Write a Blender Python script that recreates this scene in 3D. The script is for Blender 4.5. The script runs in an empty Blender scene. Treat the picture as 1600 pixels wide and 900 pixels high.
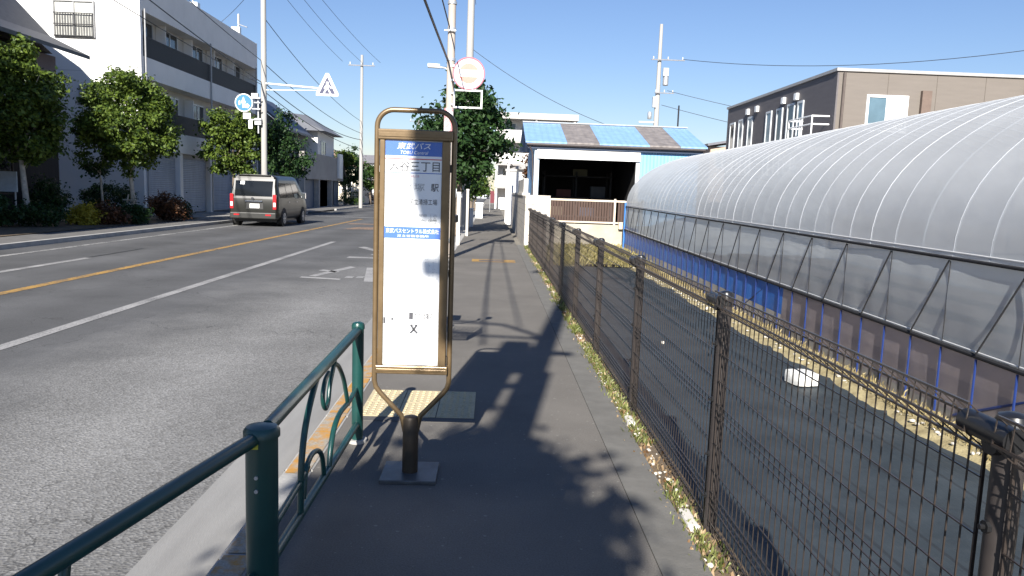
import bpy, math, random
from mathutils import Vector, Matrix, noise
R = math.radians
sc = bpy.context.scene
col = sc.collection

# ------------------------------------------------------------------ camera, light, exposure
CZ = 1.53
yaw, pitch, roll = R(1.696), R(-7.190), R(2.0)
fwd = Vector((math.sin(yaw)*math.cos(pitch), math.cos(yaw)*math.cos(pitch), math.sin(pitch)))
rt0 = Vector((math.cos(yaw), -math.sin(yaw), 0)); up0 = rt0.cross(fwd)
rt = rt0*math.cos(roll) + up0*math.sin(roll); up = up0*math.cos(roll) - rt0*math.sin(roll)
cd = bpy.data.cameras.new('camera'); cam = bpy.data.objects.new('camera', cd); col.objects.link(cam)
cd.sensor_width = 36; cd.lens = 1180/1600*36; cd.clip_start = 0.05; cd.clip_end = 2000
m = Matrix((rt, up, -fwd)).transposed().to_4x4(); m.translation = (0, 0, CZ); cam.matrix_world = m
sc.camera = cam

SUN_AZ, SUN_EL = R(8.7), R(29.5)       # shadows run to +y, a little to +x
w = bpy.data.worlds.new('World'); sc.world = w; w.use_nodes = True
nt = w.node_tree; bg = nt.nodes['Background']
sky = nt.nodes.new('ShaderNodeTexSky'); sky.sky_type = 'NISHITA'; sky.sun_disc = False
sky.sun_elevation = SUN_EL; sky.sun_rotation = math.pi + SUN_AZ
sky.air_density = 1.25; sky.dust_density = 0.0; sky.ozone_density = 4.0
tint_ = nt.nodes.new('ShaderNodeMix'); tint_.data_type = 'RGBA'; tint_.blend_type = 'MULTIPLY'; tint_.inputs[0].default_value = 1
tint_.inputs[7].default_value = (.90, .91, 1.10, 1)
nt.links.new(sky.outputs[0], tint_.inputs[6]); nt.links.new(tint_.outputs[2], bg.inputs[0]); bg.inputs[1].default_value = 0.052
sl = bpy.data.lights.new('sun', 'SUN'); sl.energy = 5.0; sl.angle = R(0.53); sl.color = (1.0, 0.95, 0.87)
so = bpy.data.objects.new('sun', sl); col.objects.link(so)
sd = Vector((math.sin(SUN_AZ)*math.cos(SUN_EL), math.cos(SUN_AZ)*math.cos(SUN_EL), -math.sin(SUN_EL)))
so.rotation_euler = sd.to_track_quat('-Z', 'Y').to_euler(); so.location = (-5, -30, 30)
vs = sc.view_settings; vs.view_transform = 'Standard'; vs.look = 'None'; vs.gamma = 1; vs.exposure = 1.08
try: vs.use_curve_mapping = False
except Exception: pass

# ------------------------------------------------------------------ helpers
WO = {}
class MB:
    def __init__(s, xf=None): s.v = []; s.f = []; s.xf = xf
    def add(s, vs_, fs):
        b = len(s.v)
        s.v += [tuple(s.xf @ Vector(p)) if s.xf else tuple(p) for p in vs_]
        s.f += [tuple(b+i for i in f) for f in fs]; return s
    def box(s, x0, x1, y0, y1, z0, z1):
        return s.add([(x0,y0,z0),(x1,y0,z0),(x1,y1,z0),(x0,y1,z0),(x0,y0,z1),(x1,y0,z1),(x1,y1,z1),(x0,y1,z1)],
                     [(0,3,2,1),(4,5,6,7),(0,1,5,4),(1,2,6,5),(2,3,7,6),(3,0,4,7)])
    def quad(s, a, b, c, d): return s.add([a,b,c,d], [(0,1,2,3)])
    def poly(s, pts): return s.add(pts, [tuple(range(len(pts)))])
    def tube(s, pts, r, n=8, caps=True):
        pts = [Vector(p) for p in pts]; k = len(pts)
        rs = r if isinstance(r, (list, tuple)) else [r]*k
        V = []; prev = None
        for i, p in enumerate(pts):
            d = (pts[min(i+1,k-1)] - pts[max(i-1,0)]).normalized()
            if prev is None:
                a = Vector((0,0,1)) if abs(d.z) < .9 else Vector((1,0,0))
                u = d.cross(a).normalized()
            else:
                u = (prev - d*prev.dot(d))
                u = u.normalized() if u.length > 1e-6 else d.orthogonal().normalized()
            prev = u; v = d.cross(u)
            for j in range(n):
                t = 2*math.pi*(j+.5)/n
                V.append(p + (u*math.cos(t) + v*math.sin(t))*rs[i])
        F = [(i*n+j, i*n+(j+1)%n, (i+1)*n+(j+1)%n, (i+1)*n+j) for i in range(k-1) for j in range(n)]
        if caps: F += [tuple(range(n))[::-1], tuple((k-1)*n+j for j in range(n))]
        return s.add(V, F)
    def prism(s, poly, axis, a0, a1):      # poly of 2D pts extruded along axis 'x','y','z'
        f = {'x': lambda p,a:(a,p[0],p[1]), 'y': lambda p,a:(p[0],a,p[1]), 'z': lambda p,a:(p[0],p[1],a)}[axis]
        n = len(poly); V = [f(p,a0) for p in poly] + [f(p,a1) for p in poly]
        F = [tuple(range(n)), tuple(range(2*n-1, n-1, -1))] + [(i, n+i, n+(i+1)%n, (i+1)%n) for i in range(n)]
        return s.add(V, F)
    def disc(s, c, r, axis, t, n=28):
        pl = [(math.cos(2*math.pi*i/n)*r, math.sin(2*math.pi*i/n)*r) for i in range(n)]
        if axis == 'y': return s.prism([(c[0]+p[0], c[2]+p[1]) for p in pl], 'y', c[1], c[1]+t)
        if axis == 'x': return s.prism([(c[1]+p[0], c[2]+p[1]) for p in pl], 'x', c[0], c[0]+t)
        return s.prism([(c[0]+p[0], c[1]+p[1]) for p in pl], 'z', c[2], c[2]+t)
    def ring(s, c, r0, r1, axis, t, n=32):
        for i in range(n):
            a, b = 2*math.pi*i/n, 2*math.pi*(i+1)/n
            q = [(r*math.cos(k), r*math.sin(k)) for r, k in ((r0,a),(r1,a),(r1,b),(r0,b))]
            if axis == 'y': s.prism([(c[0]+p[0], c[2]+p[1]) for p in q], 'y', c[1], c[1]+t)
            else: s.prism([(c[1]+p[0], c[2]+p[1]) for p in q], 'x', c[0], c[0]+t)
        return s
    def build(s, name, mat_, parent=None, smooth=False, bevel=0):
        xs = [p[0] for p in s.v]; ys = [p[1] for p in s.v]; zs = [p[2] for p in s.v]
        o = Vector(((min(xs)+max(xs))/2, (min(ys)+max(ys))/2, min(zs)))
        me = bpy.data.meshes.new(name)
        me.from_pydata([(p[0]-o.x, p[1]-o.y, p[2]-o.z) for p in s.v], [], s.f); me.update()
        if isinstance(mat_, (list, tuple)):
            for mm in mat_: me.materials.append(mm)
        else: me.materials.append(mat_)
        if smooth:
            me.polygons.foreach_set('use_smooth', [True]*len(me.polygons))
        ob = bpy.data.objects.new(name, me); col.objects.link(ob)
        base = WO[parent.name] if parent else Vector((0,0,0))
        ob.parent = parent; ob.location = o - base; WO[ob.name] = o
        if smooth:
            md = ob.modifiers.new('es', 'EDGE_SPLIT'); md.split_angle = R(40)
        if bevel:
            b = ob.modifiers.new('bevel', 'BEVEL'); b.width = bevel; b.segments = 2; b.limit_method = 'ANGLE'
        return ob
def tag(o, label=None, cat=None, group=None, kind=None):
    if label: o['label'] = label
    if cat: o['category'] = cat
    if group: o['group'] = group
    if kind: o['kind'] = kind
    return o
def thing(name, loc, label, cat, group=None):
    o = bpy.data.objects.new(name, None); col.objects.link(o); o.location = loc; o.empty_display_size = .2
    WO[o.name] = Vector(loc); return tag(o, label, cat, group)
def struct(o): o['kind'] = 'structure'; return o

MATS = {}
def mat(name, c, rough=.6, var=.12, scale=6, metal=0, bump=0, bscale=None, spec=.5, c2=None, detail=5, coord='Object', stretch=None):
    if name in MATS: return MATS[name]
    m_ = bpy.data.materials.new(name); m_.use_nodes = True; t = m_.node_tree; b = t.nodes['Principled BSDF']
    b.inputs['Roughness'].default_value = rough; b.inputs['Metallic'].default_value = metal
    b.inputs['Specular IOR Level'].default_value = spec
    tc = t.nodes.new('ShaderNodeTexCoord'); src = tc.outputs[coord]
    if stretch:
        mp = t.nodes.new('ShaderNodeMapping'); mp.inputs['Scale'].default_value = stretch
        t.links.new(src, mp.inputs[0]); src = mp.outputs[0]
    n = t.nodes.new('ShaderNodeTexNoise'); n.inputs['Scale'].default_value = scale; n.inputs['Detail'].default_value = detail
    n.inputs['Roughness'].default_value = .62
    t.links.new(src, n.inputs['Vector'])
    r = t.nodes.new('ShaderNodeValToRGB'); r.color_ramp.elements[0].position = .3; r.color_ramp.elements[1].position = .7
    a = [max(0, x*(1-var)) for x in c]; z = c2 if c2 else [min(1, x*(1+var)) for x in c]
    r.color_ramp.elements[0].color = (*a, 1); r.color_ramp.elements[1].color = (*z, 1)
    t.links.new(n.outputs['Fac'], r.inputs[0]); t.links.new(r.outputs[0], b.inputs['Base Color'])
    if bump:
        n2 = t.nodes.new('ShaderNodeTexNoise'); n2.inputs['Scale'].default_value = bscale or scale*8; n2.inputs['Detail'].default_value = 3
        t.links.new(src, n2.inputs['Vector'])
        bp = t.nodes.new('ShaderNodeBump'); bp.inputs['Strength'].default_value = bump; bp.inputs['Distance'].default_value = .01
        t.links.new(n2.outputs['Fac'], bp.inputs['Height']); t.links.new(bp.outputs[0], b.inputs['Normal'])
    MATS[name] = m_; return m_
def nodes(m_): t = m_.node_tree; return t, t.nodes['Principled BSDF']
def M_(t, op, a, b=None, clamp=False):
    n = t.nodes.new('ShaderNodeMath'); n.operation = op; n.use_clamp = clamp
    for i, x in enumerate((a, b)):
        if x is None: continue
        if isinstance(x, (int, float)): n.inputs[i].default_value = x
        else: t.links.new(x, n.inputs[i])
    return n.outputs[0]
def mixc(t, f, a, b):
    n = t.nodes.new('ShaderNodeMix'); n.data_type = 'RGBA'
    for s_, x in ((0, f), (6, a), (7, b)):
        if isinstance(x, (int, float)): n.inputs[s_].default_value = x
        elif isinstance(x, tuple): n.inputs[s_].default_value = x
        else: t.links.new(x, n.inputs[s_])
    return n.outputs[2]
def tn(t, scale, detail=4, vec=None, rough=.6):
    n = t.nodes.new('ShaderNodeTexNoise'); n.inputs['Scale'].default_value = scale; n.inputs['Detail'].default_value = detail
    n.inputs['Roughness'].default_value = rough
    if vec is not None: t.links.new(vec, n.inputs['Vector'])
    return n.outputs['Fac']
def ramp(t, f, *st):
    r = t.nodes.new('ShaderNodeValToRGB'); e = r.color_ramp.elements
    e[0].position, e[0].color = st[0][0], (*st[0][1], 1); e[1].position, e[1].color = st[1][0], (*st[1][1], 1)
    for p, c in st[2:]:
        x = e.new(p); x.color = (*c, 1)
    t.links.new(f, r.inputs[0]); return r.outputs[0]
def blank(name, rough=.8, spec=.3):
    m_ = bpy.data.materials.new(name); m_.use_nodes = True; t, b = nodes(m_)
    b.inputs['Roughness'].default_value = rough; b.inputs['Specular IOR Level'].default_value = spec
    g = t.nodes.new('ShaderNodeNewGeometry'); MATS[name] = m_
    return m_, t, b, g.outputs['Position']
def g3(x): return (x, x, x)

# --- asphalt of the road: smooth dark lane, coarse pale shoulder next to the kerb
def asphalt_road():
    m_, t, b, P = blank('road_asphalt', .88, .25)
    sx = t.nodes.new('ShaderNodeSeparateXYZ'); t.links.new(P, sx.inputs[0])
    big = tn(t, .55, 5, P); fine = tn(t, 95, 2, P, .8); med = tn(t, 7, 5, P)
    vo = t.nodes.new('ShaderNodeTexVoronoi'); vo.inputs['Scale'].default_value = 62; t.links.new(P, vo.inputs['Vector'])
    chips = ramp(t, vo.outputs['Color'], (.2, g3(.095)), (.85, g3(.28)))
    lane = ramp(t, fine, (.25, (.072,.073,.075)), (.8, (.132,.131,.131)))
    coarse = mixc(t, .55, chips, ramp(t, fine, (.3, (.13,.128,.121)), (.75, (.28,.272,.258))))
    edge = M_(t, 'ADD', sx.outputs[0], M_(t, 'MULTIPLY', M_(t, 'SUBTRACT', big, .5), 2.2))
    # coarse where x > about -3.6 and nearer than about 14 m
    fx = M_(t, 'DIVIDE', M_(t, 'ADD', edge, 4.2), 1.2, True)
    fy = M_(t, 'SUBTRACT', 1, M_(t, 'DIVIDE', M_(t, 'SUBTRACT', sx.outputs[1], 9.5), 9.0, True), True)
    f = M_(t, 'MULTIPLY', fx, fy)
    c = mixc(t, f, lane, coarse)
    st = ramp(t, big, (.35, g3(.82)), (.65, g3(1.1)))
    mm = t.nodes.new('ShaderNodeMix'); mm.data_type = 'RGBA'; mm.blend_type = 'MULTIPLY'; mm.inputs[0].default_value = 1
    t.links.new(c, mm.inputs[6]); t.links.new(st, mm.inputs[7])
    # tyre-worn darker tracks and small dark stains
    spots = ramp(t, tn(t, 3.1, 2, P), (.70, g3(1)), (.78, g3(.6)))
    m2 = t.nodes.new('ShaderNodeMix'); m2.data_type = 'RGBA'; m2.blend_type = 'MULTIPLY'; m2.inputs[0].default_value = 1
    t.links.new(mm.outputs[2], m2.inputs[6]); t.links.new(spots, m2.inputs[7])
    vc = t.nodes.new('ShaderNodeTexVoronoi'); vc.feature = 'DISTANCE_TO_EDGE'; vc.inputs['Scale'].default_value = .42
    wv = t.nodes.new('ShaderNodeVectorMath'); wv.operation = 'ADD'; nv = t.nodes.new('ShaderNodeTexNoise'); nv.inputs['Scale'].default_value = 2.5; nv.inputs['Detail'].default_value = 6
    t.links.new(P, nv.inputs['Vector']); t.links.new(P, wv.inputs[0]); t.links.new(nv.outputs['Color'], wv.inputs[1]); t.links.new(wv.outputs[0], vc.inputs['Vector'])
    ck = M_(t, 'MULTIPLY', M_(t, 'LESS_THAN', vc.outputs['Distance'], .0035), M_(t, 'GREATER_THAN', tn(t, .33, 2, P), .5))
    tr = M_(t, 'ABSOLUTE', M_(t, 'SINE', M_(t, 'MULTIPLY', M_(t, 'ADD', sx.outputs[0], .6), 1.75)))
    trk = ramp(t, tr, (.2, g3(1.10)), (.9, g3(.93)))
    m3 = t.nodes.new('ShaderNodeMix'); m3.data_type = 'RGBA'; m3.blend_type = 'MULTIPLY'; m3.inputs[0].default_value = 1
    t.links.new(m2.outputs[2], m3.inputs[6]); t.links.new(trk, m3.inputs[7])
    t.links.new(mixc(t, M_(t, 'MULTIPLY', ck, .45), m3.outputs[2], (.03,.03,.03,1)), b.inputs['Base Color'])
    bp = t.nodes.new('ShaderNodeBump'); bp.inputs['Strength'].default_value = .55; bp.inputs['Distance'].default_value = .006
    t.links.new(M_(t, 'MULTIPLY', vo.outputs['Distance'], M_(t, 'ADD', f, .25)), bp.inputs['Height']); t.links.new(bp.outputs[0], b.inputs['Normal'])
    return m_
def asphalt_walk():
    m_, t, b, P = blank('sidewalk_asphalt', .86, .3)
    fine = tn(t, 130, 2, P, .8); big = tn(t, 1.1, 6, P)
    c = ramp(t, fine, (.25, (.105,.096,.085)), (.8, (.198,.185,.166)))
    st = ramp(t, big, (.3, g3(.82)), (.7, g3(1.12)))
    mm = t.nodes.new('ShaderNodeMix'); mm.data_type = 'RGBA'; mm.blend_type = 'MULTIPLY'; mm.inputs[0].default_value = 1
    t.links.new(c, mm.inputs[6]); t.links.new(st, mm.inputs[7])
    lt = ramp(t, tn(t, 38, 0, P), (.79, g3(0)), (.81, g3(1)))
    c2 = mixc(t, M_(t, 'MULTIPLY', lt, .5), mm.outputs[2], (.3,.29,.26,1))
    dirt = ramp(t, tn(t, .8, 7, P, .7), (.5, g3(0)), (.72, g3(1)))
    c2 = mixc(t, M_(t, 'MULTIPLY', dirt, .3), c2, (.17,.16,.14,1))
    t.links.new(c2, b.inputs['Base Color'])
    bp = t.nodes.new('ShaderNodeBump'); bp.inputs['Strength'].default_value = .5; bp.inputs['Distance'].default_value = .004
    t.links.new(fine, bp.inputs['Height']); t.links.new(bp.outputs[0], b.inputs['Normal'])
    return m_
def worn(name, paint, under, lo=.42, hi=.58, sc_=22):
    m_, t, b, P = blank(name, .75)
    k = M_(t, 'ADD', M_(t, 'MULTIPLY', tn(t, sc_, 6, P, .75), .7), M_(t, 'MULTIPLY', tn(t, 1.7, 2, P), .3))
    f = ramp(t, k, (lo, g3(0)), (hi, g3(1)))
    u = ramp(t, tn(t, 95, 2, P), (.3, tuple(x*.75 for x in under)), (.7, tuple(x*1.2 for x in under)))
    pc = ramp(t, tn(t, 60, 3, P), (.3, tuple(x*.85 for x in paint)), (.7, paint))
    t.links.new(mixc(t, f, u, pc), b.inputs['Base Color']); return m_
def sheet_mat():      # black weed film of the field with faint seams and dust
    m_, t, b, P = blank('weed_film', .62, .25)
    sx = t.nodes.new('ShaderNodeSeparateXYZ'); t.links.new(P, sx.inputs[0])
    u = M_(t, 'ADD', sx.outputs[0], M_(t, 'MULTIPLY', sx.outputs[1], .035))
    fr = M_(t, 'FRACT', M_(t, 'DIVIDE', u, .31))
    seam = M_(t, 'LESS_THAN', M_(t, 'ABSOLUTE', M_(t, 'SUBTRACT', fr, .5)), .035)
    d = tn(t, 2.3, 6, P); d2 = tn(t, 60, 2, P)
    c = ramp(t, d, (.3, (.024,.032,.039)), (.72, (.046,.058,.068)))
    c = mixc(t, M_(t, 'MULTIPLY', seam, .55), c, (.018,.02,.024,1))
    dust = ramp(t, tn(t, 14, 5, P), (.56, g3(0)), (.75, g3(1)))
    c = mixc(t, M_(t, 'MULTIPLY', dust, .05), c, (.2,.2,.19,1))
    t.links.new(c, b.inputs['Base Color'])
    bp = t.nodes.new('ShaderNodeBump'); bp.inputs['Strength'].default_value = .45; bp.inputs['Distance'].default_value = .03
    mp = t.nodes.new('ShaderNodeMapping'); mp.inputs['Scale'].default_value = (9, 1.2, 1); t.links.new(P, mp.inputs[0])
    t.links.new(M_(t, 'ADD', tn(t, 1.2, 4, mp.outputs[0]), M_(t, 'MULTIPLY', d2, .1)), bp.inputs['Height']); t.links.new(bp.outputs[0], b.inputs['Normal'])
    return m_
def film(name, c, alpha, rough=.35, trans=.4, var=.06, refl=1):
    m_ = bpy.data.materials.new(name); m_.use_nodes = True; t = m_.node_tree; MATS[name] = m_
    out = t.nodes['Material Output']; t.nodes.remove(t.nodes['Principled BSDF'])
    g = t.nodes.new('ShaderNodeNewGeometry')
    mp = t.nodes.new('ShaderNodeMapping'); mp.inputs['Scale'].default_value = (1, .6, 1.6); t.links.new(g.outputs['Position'], mp.inputs[0])
    n = tn(t, 1.3, 6, mp.outputs[0])
    cc = ramp(t, n, (.3, tuple(x*(1-var) for x in c)), (.7, tuple(min(1, x*(1+var)) for x in c)))
    d = t.nodes.new('ShaderNodeBsdfDiffuse'); tl = t.nodes.new('ShaderNodeBsdfTranslucent'); tp = t.nodes.new('ShaderNodeBsdfTransparent'); gl = t.nodes.new('ShaderNodeBsdfGlossy')
    gl.inputs['Roughness'].default_value = rough
    t.links.new(cc, d.inputs[0]); t.links.new(cc, tl.inputs[0])
    bp = t.nodes.new('ShaderNodeBump'); bp.inputs['Strength'].default_value = .22; bp.inputs['Distance'].default_value = .05
    t.links.new(tn(t, 1.8, 2, mp.outputs[0]), bp.inputs['Height'])
    for q in (d, tl, gl): t.links.new(bp.outputs[0], q.inputs['Normal'])
    a = t.nodes.new('ShaderNodeMixShader'); a.inputs[0].default_value = trans; t.links.new(d.outputs[0], a.inputs[1]); t.links.new(tl.outputs[0], a.inputs[2])
    f = t.nodes.new('ShaderNodeFresnel'); f.inputs[0].default_value = 1.3
    g2 = t.nodes.new('ShaderNodeMixShader'); t.links.new(M_(t, 'MULTIPLY', f.outputs[0], refl), g2.inputs[0]); t.links.new(a.outputs[0], g2.inputs[1]); t.links.new(gl.outputs[0], g2.inputs[2])
    x = t.nodes.new('ShaderNodeMixShader'); x.inputs[0].default_value = alpha; t.links.new(tp.outputs[0], x.inputs[1]); t.links.new(g2.outputs[0], x.inputs[2])
    t.links.new(x.outputs[0], out.inputs[0]); return m_
def leaf(name, c1, c2, trans=.28):
    m_ = bpy.data.materials.new(name); m_.use_nodes = True; t, b = nodes(m_); MATS[name] = m_
    out = t.nodes['Material Output']
    g = t.nodes.new('ShaderNodeNewGeometry')
    k = M_(t, 'ADD', M_(t, 'MULTIPLY', g.outputs['Random Per Island'], .6), M_(t, 'MULTIPLY', tn(t, 1.6, 3, g.outputs['Position']), .4))
    cc = ramp(t, k, (.2, c1), (.8, c2))
    t.links.new(cc, b.inputs['Base Color']); b.inputs['Roughness'].default_value = .5; b.inputs['Specular IOR Level'].default_value = .3
    tl = t.nodes.new('ShaderNodeBsdfTranslucent'); t.links.new(cc, tl.inputs[0])
    x = t.nodes.new('ShaderNodeMixShader'); x.inputs[0].default_value = trans
    t.links.new(b.outputs[0], x.inputs[1]); t.links.new(tl.outputs[0], x.inputs[2]); t.links.new(x.outputs[0], out.inputs[0]); return m_
def metal_ribbed(name, c, axis=0, pitch_=.1, rough=.5, amp=.35, dirt=.12):
    m_, t, b, P = blank(name, rough, .5)
    sx = t.nodes.new('ShaderNodeSeparateXYZ'); t.links.new(P, sx.inputs[0])
    s_ = M_(t, 'SINE', M_(t, 'MULTIPLY', sx.outputs[axis], 2*math.pi/pitch_))
    mp = t.nodes.new('ShaderNodeMapping'); mp.inputs['Scale'].default_value = (3, 3, .5); t.links.new(P, mp.inputs[0])
    d = tn(t, 1.2, 5, mp.outputs[0])
    t.links.new(ramp(t, d, (.3, tuple(x*(1-dirt) for x in c)), (.7, tuple(min(1, x*(1+dirt)) for x in c))), b.inputs['Base Color'])
    bp = t.nodes.new('ShaderNodeBump'); bp.inputs['Strength'].default_value = amp; bp.inputs['Distance'].default_value = .02
    t.links.new(s_, bp.inputs['Height']); t.links.new(bp.outputs[0], b.inputs['Normal']); return m_

road_m, walk_m = asphalt_road(), asphalt_walk()
white_line = worn('white_paint', (.42,.41,.40), (.10,.10,.10), .36, .60, 40)
thin_line = worn('thin_white_paint', (.5,.49,.47), (.085,.085,.085), .40, .6)
orange_line = worn('orange_paint', (.46,.27,.07), (.085,.082,.08), .38, .56)
kerb_yel = worn('kerb_yellow_paint', (.48,.25,.06), (.33,.30,.25), .44, .56, 9)
tact_m = worn('tactile_yellow', (.60,.50,.31), (.42,.37,.25), .3, .6, 14)
conc = mat('concrete', (.36,.35,.33), .85, .18, 3, bump=.3, bscale=60)
conc_w = mat('pale_concrete', (.58,.55,.50), .85, .13, 2.5, bump=.25, bscale=40)
gutter_m = mat('gutter_concrete', (.25,.245,.235), .85, .12, 2.2, bump=.2, bscale=90, coord='Generated', stretch=(1,40,1))
soil = mat('soil', (.13,.095,.06), .95, .4, 9, bump=.6)
dirt_dry = mat('dry_verge', (.30,.24,.12), .95, .35, 7, bump=.7, c2=(.44,.37,.2))
green_paint = mat('green_paint', (.008,.052,.046), .34, .15, 5, spec=.6)
bronze = mat('bronze_paint', (.165,.11,.055), .33, .14, 9, metal=.35, c2=(.205,.143,.077))
bronze_d = mat('dark_bronze', (.05,.038,.026), .5, .2, 9, metal=.3)
fence_m = mat('brown_fence_paint', (.035,.027,.023), .32, .15, 20, spec=.6)
fence_post_m = mat('brown_post_paint', (.04,.034,.032), .42, .2, 10, spec=.5)
black = mat('black_plastic', (.012,.012,.013), .35, .1, 10)
rubber = mat('rubber', (.02,.02,.02), .8, .1, 10)
white = mat('white_paint_panel', (.8,.8,.79), .4, .04, 6)
paper = mat('white_poster', (.83,.84,.84), .35, .02, 6)
blue_p = mat('blue_print', (.025,.12,.46), .35, .05, 4)
lblue = mat('light_blue_print', (.12,.3,.62), .35, .05, 4)
ink = mat('black_ink', (.03,.03,.04), .5, .05, 6)
grey_ink = mat('grey_ink', (.38,.39,.4), .5, .05, 6)
pale_ink = mat('pale_ink', (.62,.64,.66), .5, .03, 6)
red_ink = mat('red_ink', (.5,.08,.09), .5, .05, 6)
pink_ink = mat('pink_ink', (.78,.5,.54), .5, .05, 6)
steel = mat('galvanised_steel', (.48,.49,.5), .42, .1, 8, metal=.6)
pole_c = mat('pole_concrete', (.36,.35,.33), .8, .12, 3, bump=.2, stretch=(1,1,.2))
pole_b = mat('pole_tan', (.42,.36,.31), .7, .14, 4, stretch=(1,1,.3))
cable_m = mat('cable_black', (.02,.02,.025), .5, .1, 4)
ceram = mat('ceramic', (.6,.6,.6), .3, .05, 4)
glass_d = mat('dark_glass', (.02,.025,.03), .08, .2, .8, spec=.8)
glass_b = mat('blue_glass', (.10,.16,.2), .1, .25, .8, spec=.8)
bark = mat('bark', (.16,.125,.095), .9, .3, 14, bump=.8)
bark_pale = mat('pale_bark', (.42,.38,.32), .85, .3, 10, bump=.5)
leafA = leaf('leaf_bright', (.02,.045,.01), (.14,.20,.03))
leafB = leaf('leaf_dark', (.012,.035,.012), (.04,.085,.022))
leafC = leaf('leaf_mid', (.02,.05,.012), (.075,.135,.025))
leafY = leaf('leaf_yellow', (.25,.2,.02), (.5,.42,.05))
leafR = leaf('leaf_rust', (.05,.03,.02), (.16,.07,.03))

# ------------------------------------------------------------------ ground and road
RZ = -.08
def sheet(name, x0, x1, y0, y1, z, m_, ny=1):
    b = MB()
    for i in range(ny):
        a, c = y0+(y1-y0)*i/ny, y0+(y1-y0)*(i+1)/ny
        b.quad((x0,a,z),(x1,a,z),(x1,c,z),(x0,c,z))
    return struct(b.build(name, m_))
sheet('ground', -500, 500, -200, 900, -.16, mat('ground_dirt', (.2,.185,.16), .95, .25, .4))
sheet('road', -10.6, -1.45, -30, 400, RZ, road_m)
MB().box(-1.45, -1.08, -10, 90, -.2, RZ+.006).build('gutter', gutter_m)['kind'] = 'structure'
b = MB()
y = -4.0
while y < 90:
    L = .995 if y < 24 else 3.995
    b.box(-1.08, -.925, y, y+L-.008, -.2, .003); y += L
struct(b.build('kerb', conc, bevel=.012))
b = MB()
for a, c in ((2.35,2.98),(3.0,3.43),(3.9,4.98),(5.0,5.97),(6.0,7.3)): b.quad((-1.062,a,.0075),(-.94,a,.0075),(-.94,c,.0075),(-1.062,c,.0075)); b.quad((-1.0825,a,-.06),(-1.0825,c,-.06),(-1.0825,c,-.008),(-1.0825,a,-.008))
struct(b.build('kerb_paint', kerb_yel))
struct(MB().box(-.925, .74, -10, 95, -.2, 0).build('sidewalk', walk_m))
edge_m = mat('edge_strip_concrete', (.135,.13,.118), .88, .16, 6, bump=.3, bscale=110)
struct(MB().box(.746, .955, -10, 22.4, -.2, -.004).build('sidewalk_edge_strip', edge_m))
struct(MB().box(.955, 1.12, -10, 22.4, -.2, -.018).build('fence_verge', soil))
# field
fm = sheet_mat()
def wavy(name, x0, x1, y0, y1, z, m_, nx, ny, amp, f=1.5):
    V = []; F = []
    for j in range(ny+1):
        for i in range(nx+1):
            x, y = x0+(x1-x0)*i/nx, y0+(y1-y0)*j/ny
            V.append((x, y, z+amp*noise.noise(Vector((x*f*2, y*f*.6, 3.3)))))
    for j in range(ny):
        for i in range(nx): a = j*(nx+1)+i; F.append((a, a+1, a+nx+2, a+nx+1))
    return MB().add(V, F).build(name, m_, smooth=True)
struct(wavy('field_film', 1.12, 3.28, -3, 17.3, -.10, fm, 30, 140, .018))
def verge_strip():
    V = []; F = []; n = 160; k = 8
    for j in range(n+1):
        y = -3+20.5*j/n
        for i in range(k+1):
            u = i/k; x = 3.14+.05*noise.noise(Vector((y*2,0,0)))+ (.42+.026*y)*u
            z = -.115 + .075*math.sin(math.pi*min(1,u*1.1))*(.8+.5*noise.noise(Vector((x*5,y*4,1)))) + .02*noise.noise(Vector((x*19,y*17,2)))
            V.append((x,y,z))
    for j in range(n):
        for i in range(k): a = j*(k+1)+i; F.append((a, a+1, a+k+2, a+k+1))
    return MB().add(V, F).build('dry_verge', dirt_dry, smooth=True)
struct(verge_strip())
struct(wavy('far_verge', 1.12, 4.3, 17.25, 24.3, -.06, mat('far_verge_soil', (.26,.22,.13), .95, .35, 3, bump=.7, c2=(.42,.36,.2)), 24, 40, .09, .9))
struct(sheet('greenhouse_floor', 3.5, 12, -3, 23, -.12, soil))
# far side
b = MB(); y = -4.0
while y < 120:
    if not (33.5 < y < 36.5 or 42 < y < 52): b.box(-10.75, -10.6, y, y+1.99, -.2, .03)
    y += 2
struct(b.build('far_kerb', conc))
sheet('far_sidewalk', -12.3, -10.75, -10, 120, -.02, mat('far_walk_asphalt', (.13,.125,.12), .9, .2, 3))
sheet('front_lot', -30, -12.3, 20, 120, -.06, mat('lot_concrete', (.26,.25,.235), .9, .15, 1))
sheet('planting_strip', -15.2, -12.3, 2, 33.2, .0, soil)
sheet('side_street', -60, -10.6, 42.2, 48.5, RZ+.03, mat('side_asphalt', (.10,.1,.1), .9, .15, 2))
# markings
def strip(name, pts, wd, m_, z=RZ+.004, parent=None):
    b = MB()
    for (x0,y0),(x1,y1) in zip(pts[:-1], pts[1:]):
        d = Vector((x1-x0, y1-y0, 0)).normalized(); n = Vector((-d.y, d.x, 0))*wd/2
        b.quad((x0-n.x,y0-n.y,z),(x0+n.x,y0+n.y,z),(x1+n.x,y1+n.y,z),(x1-n.x,y1-n.y,z))
    return struct(b.build(name, m_))
strip('centre_line_marking', [(-6.68,-10),(-6.66,39)], .17, orange_line)
strip('lane_edge_marking', [(-4.52,-10),(-4.62,22.3)], .15, white_line)
strip('inner_edge_marking', [(-8.4,-10),(-8.15,15.5)], .16, white_line)
strip('far_edge_marking', [(-9.72,-10),(-9.8,33)], .13, thin_line)
strip('stop_line_marking', [(-10.4,41.2),(-1.7,41.2)], .35, white_line)
b = MB(); z = RZ+.004
def pq(b, pts): b.poly([(x, y, z) for x, y in pts])
pq(b, [(-3.35,13.28),(-2.62,13.12),(-2.62,13.28),(-3.35,13.44)])
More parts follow.
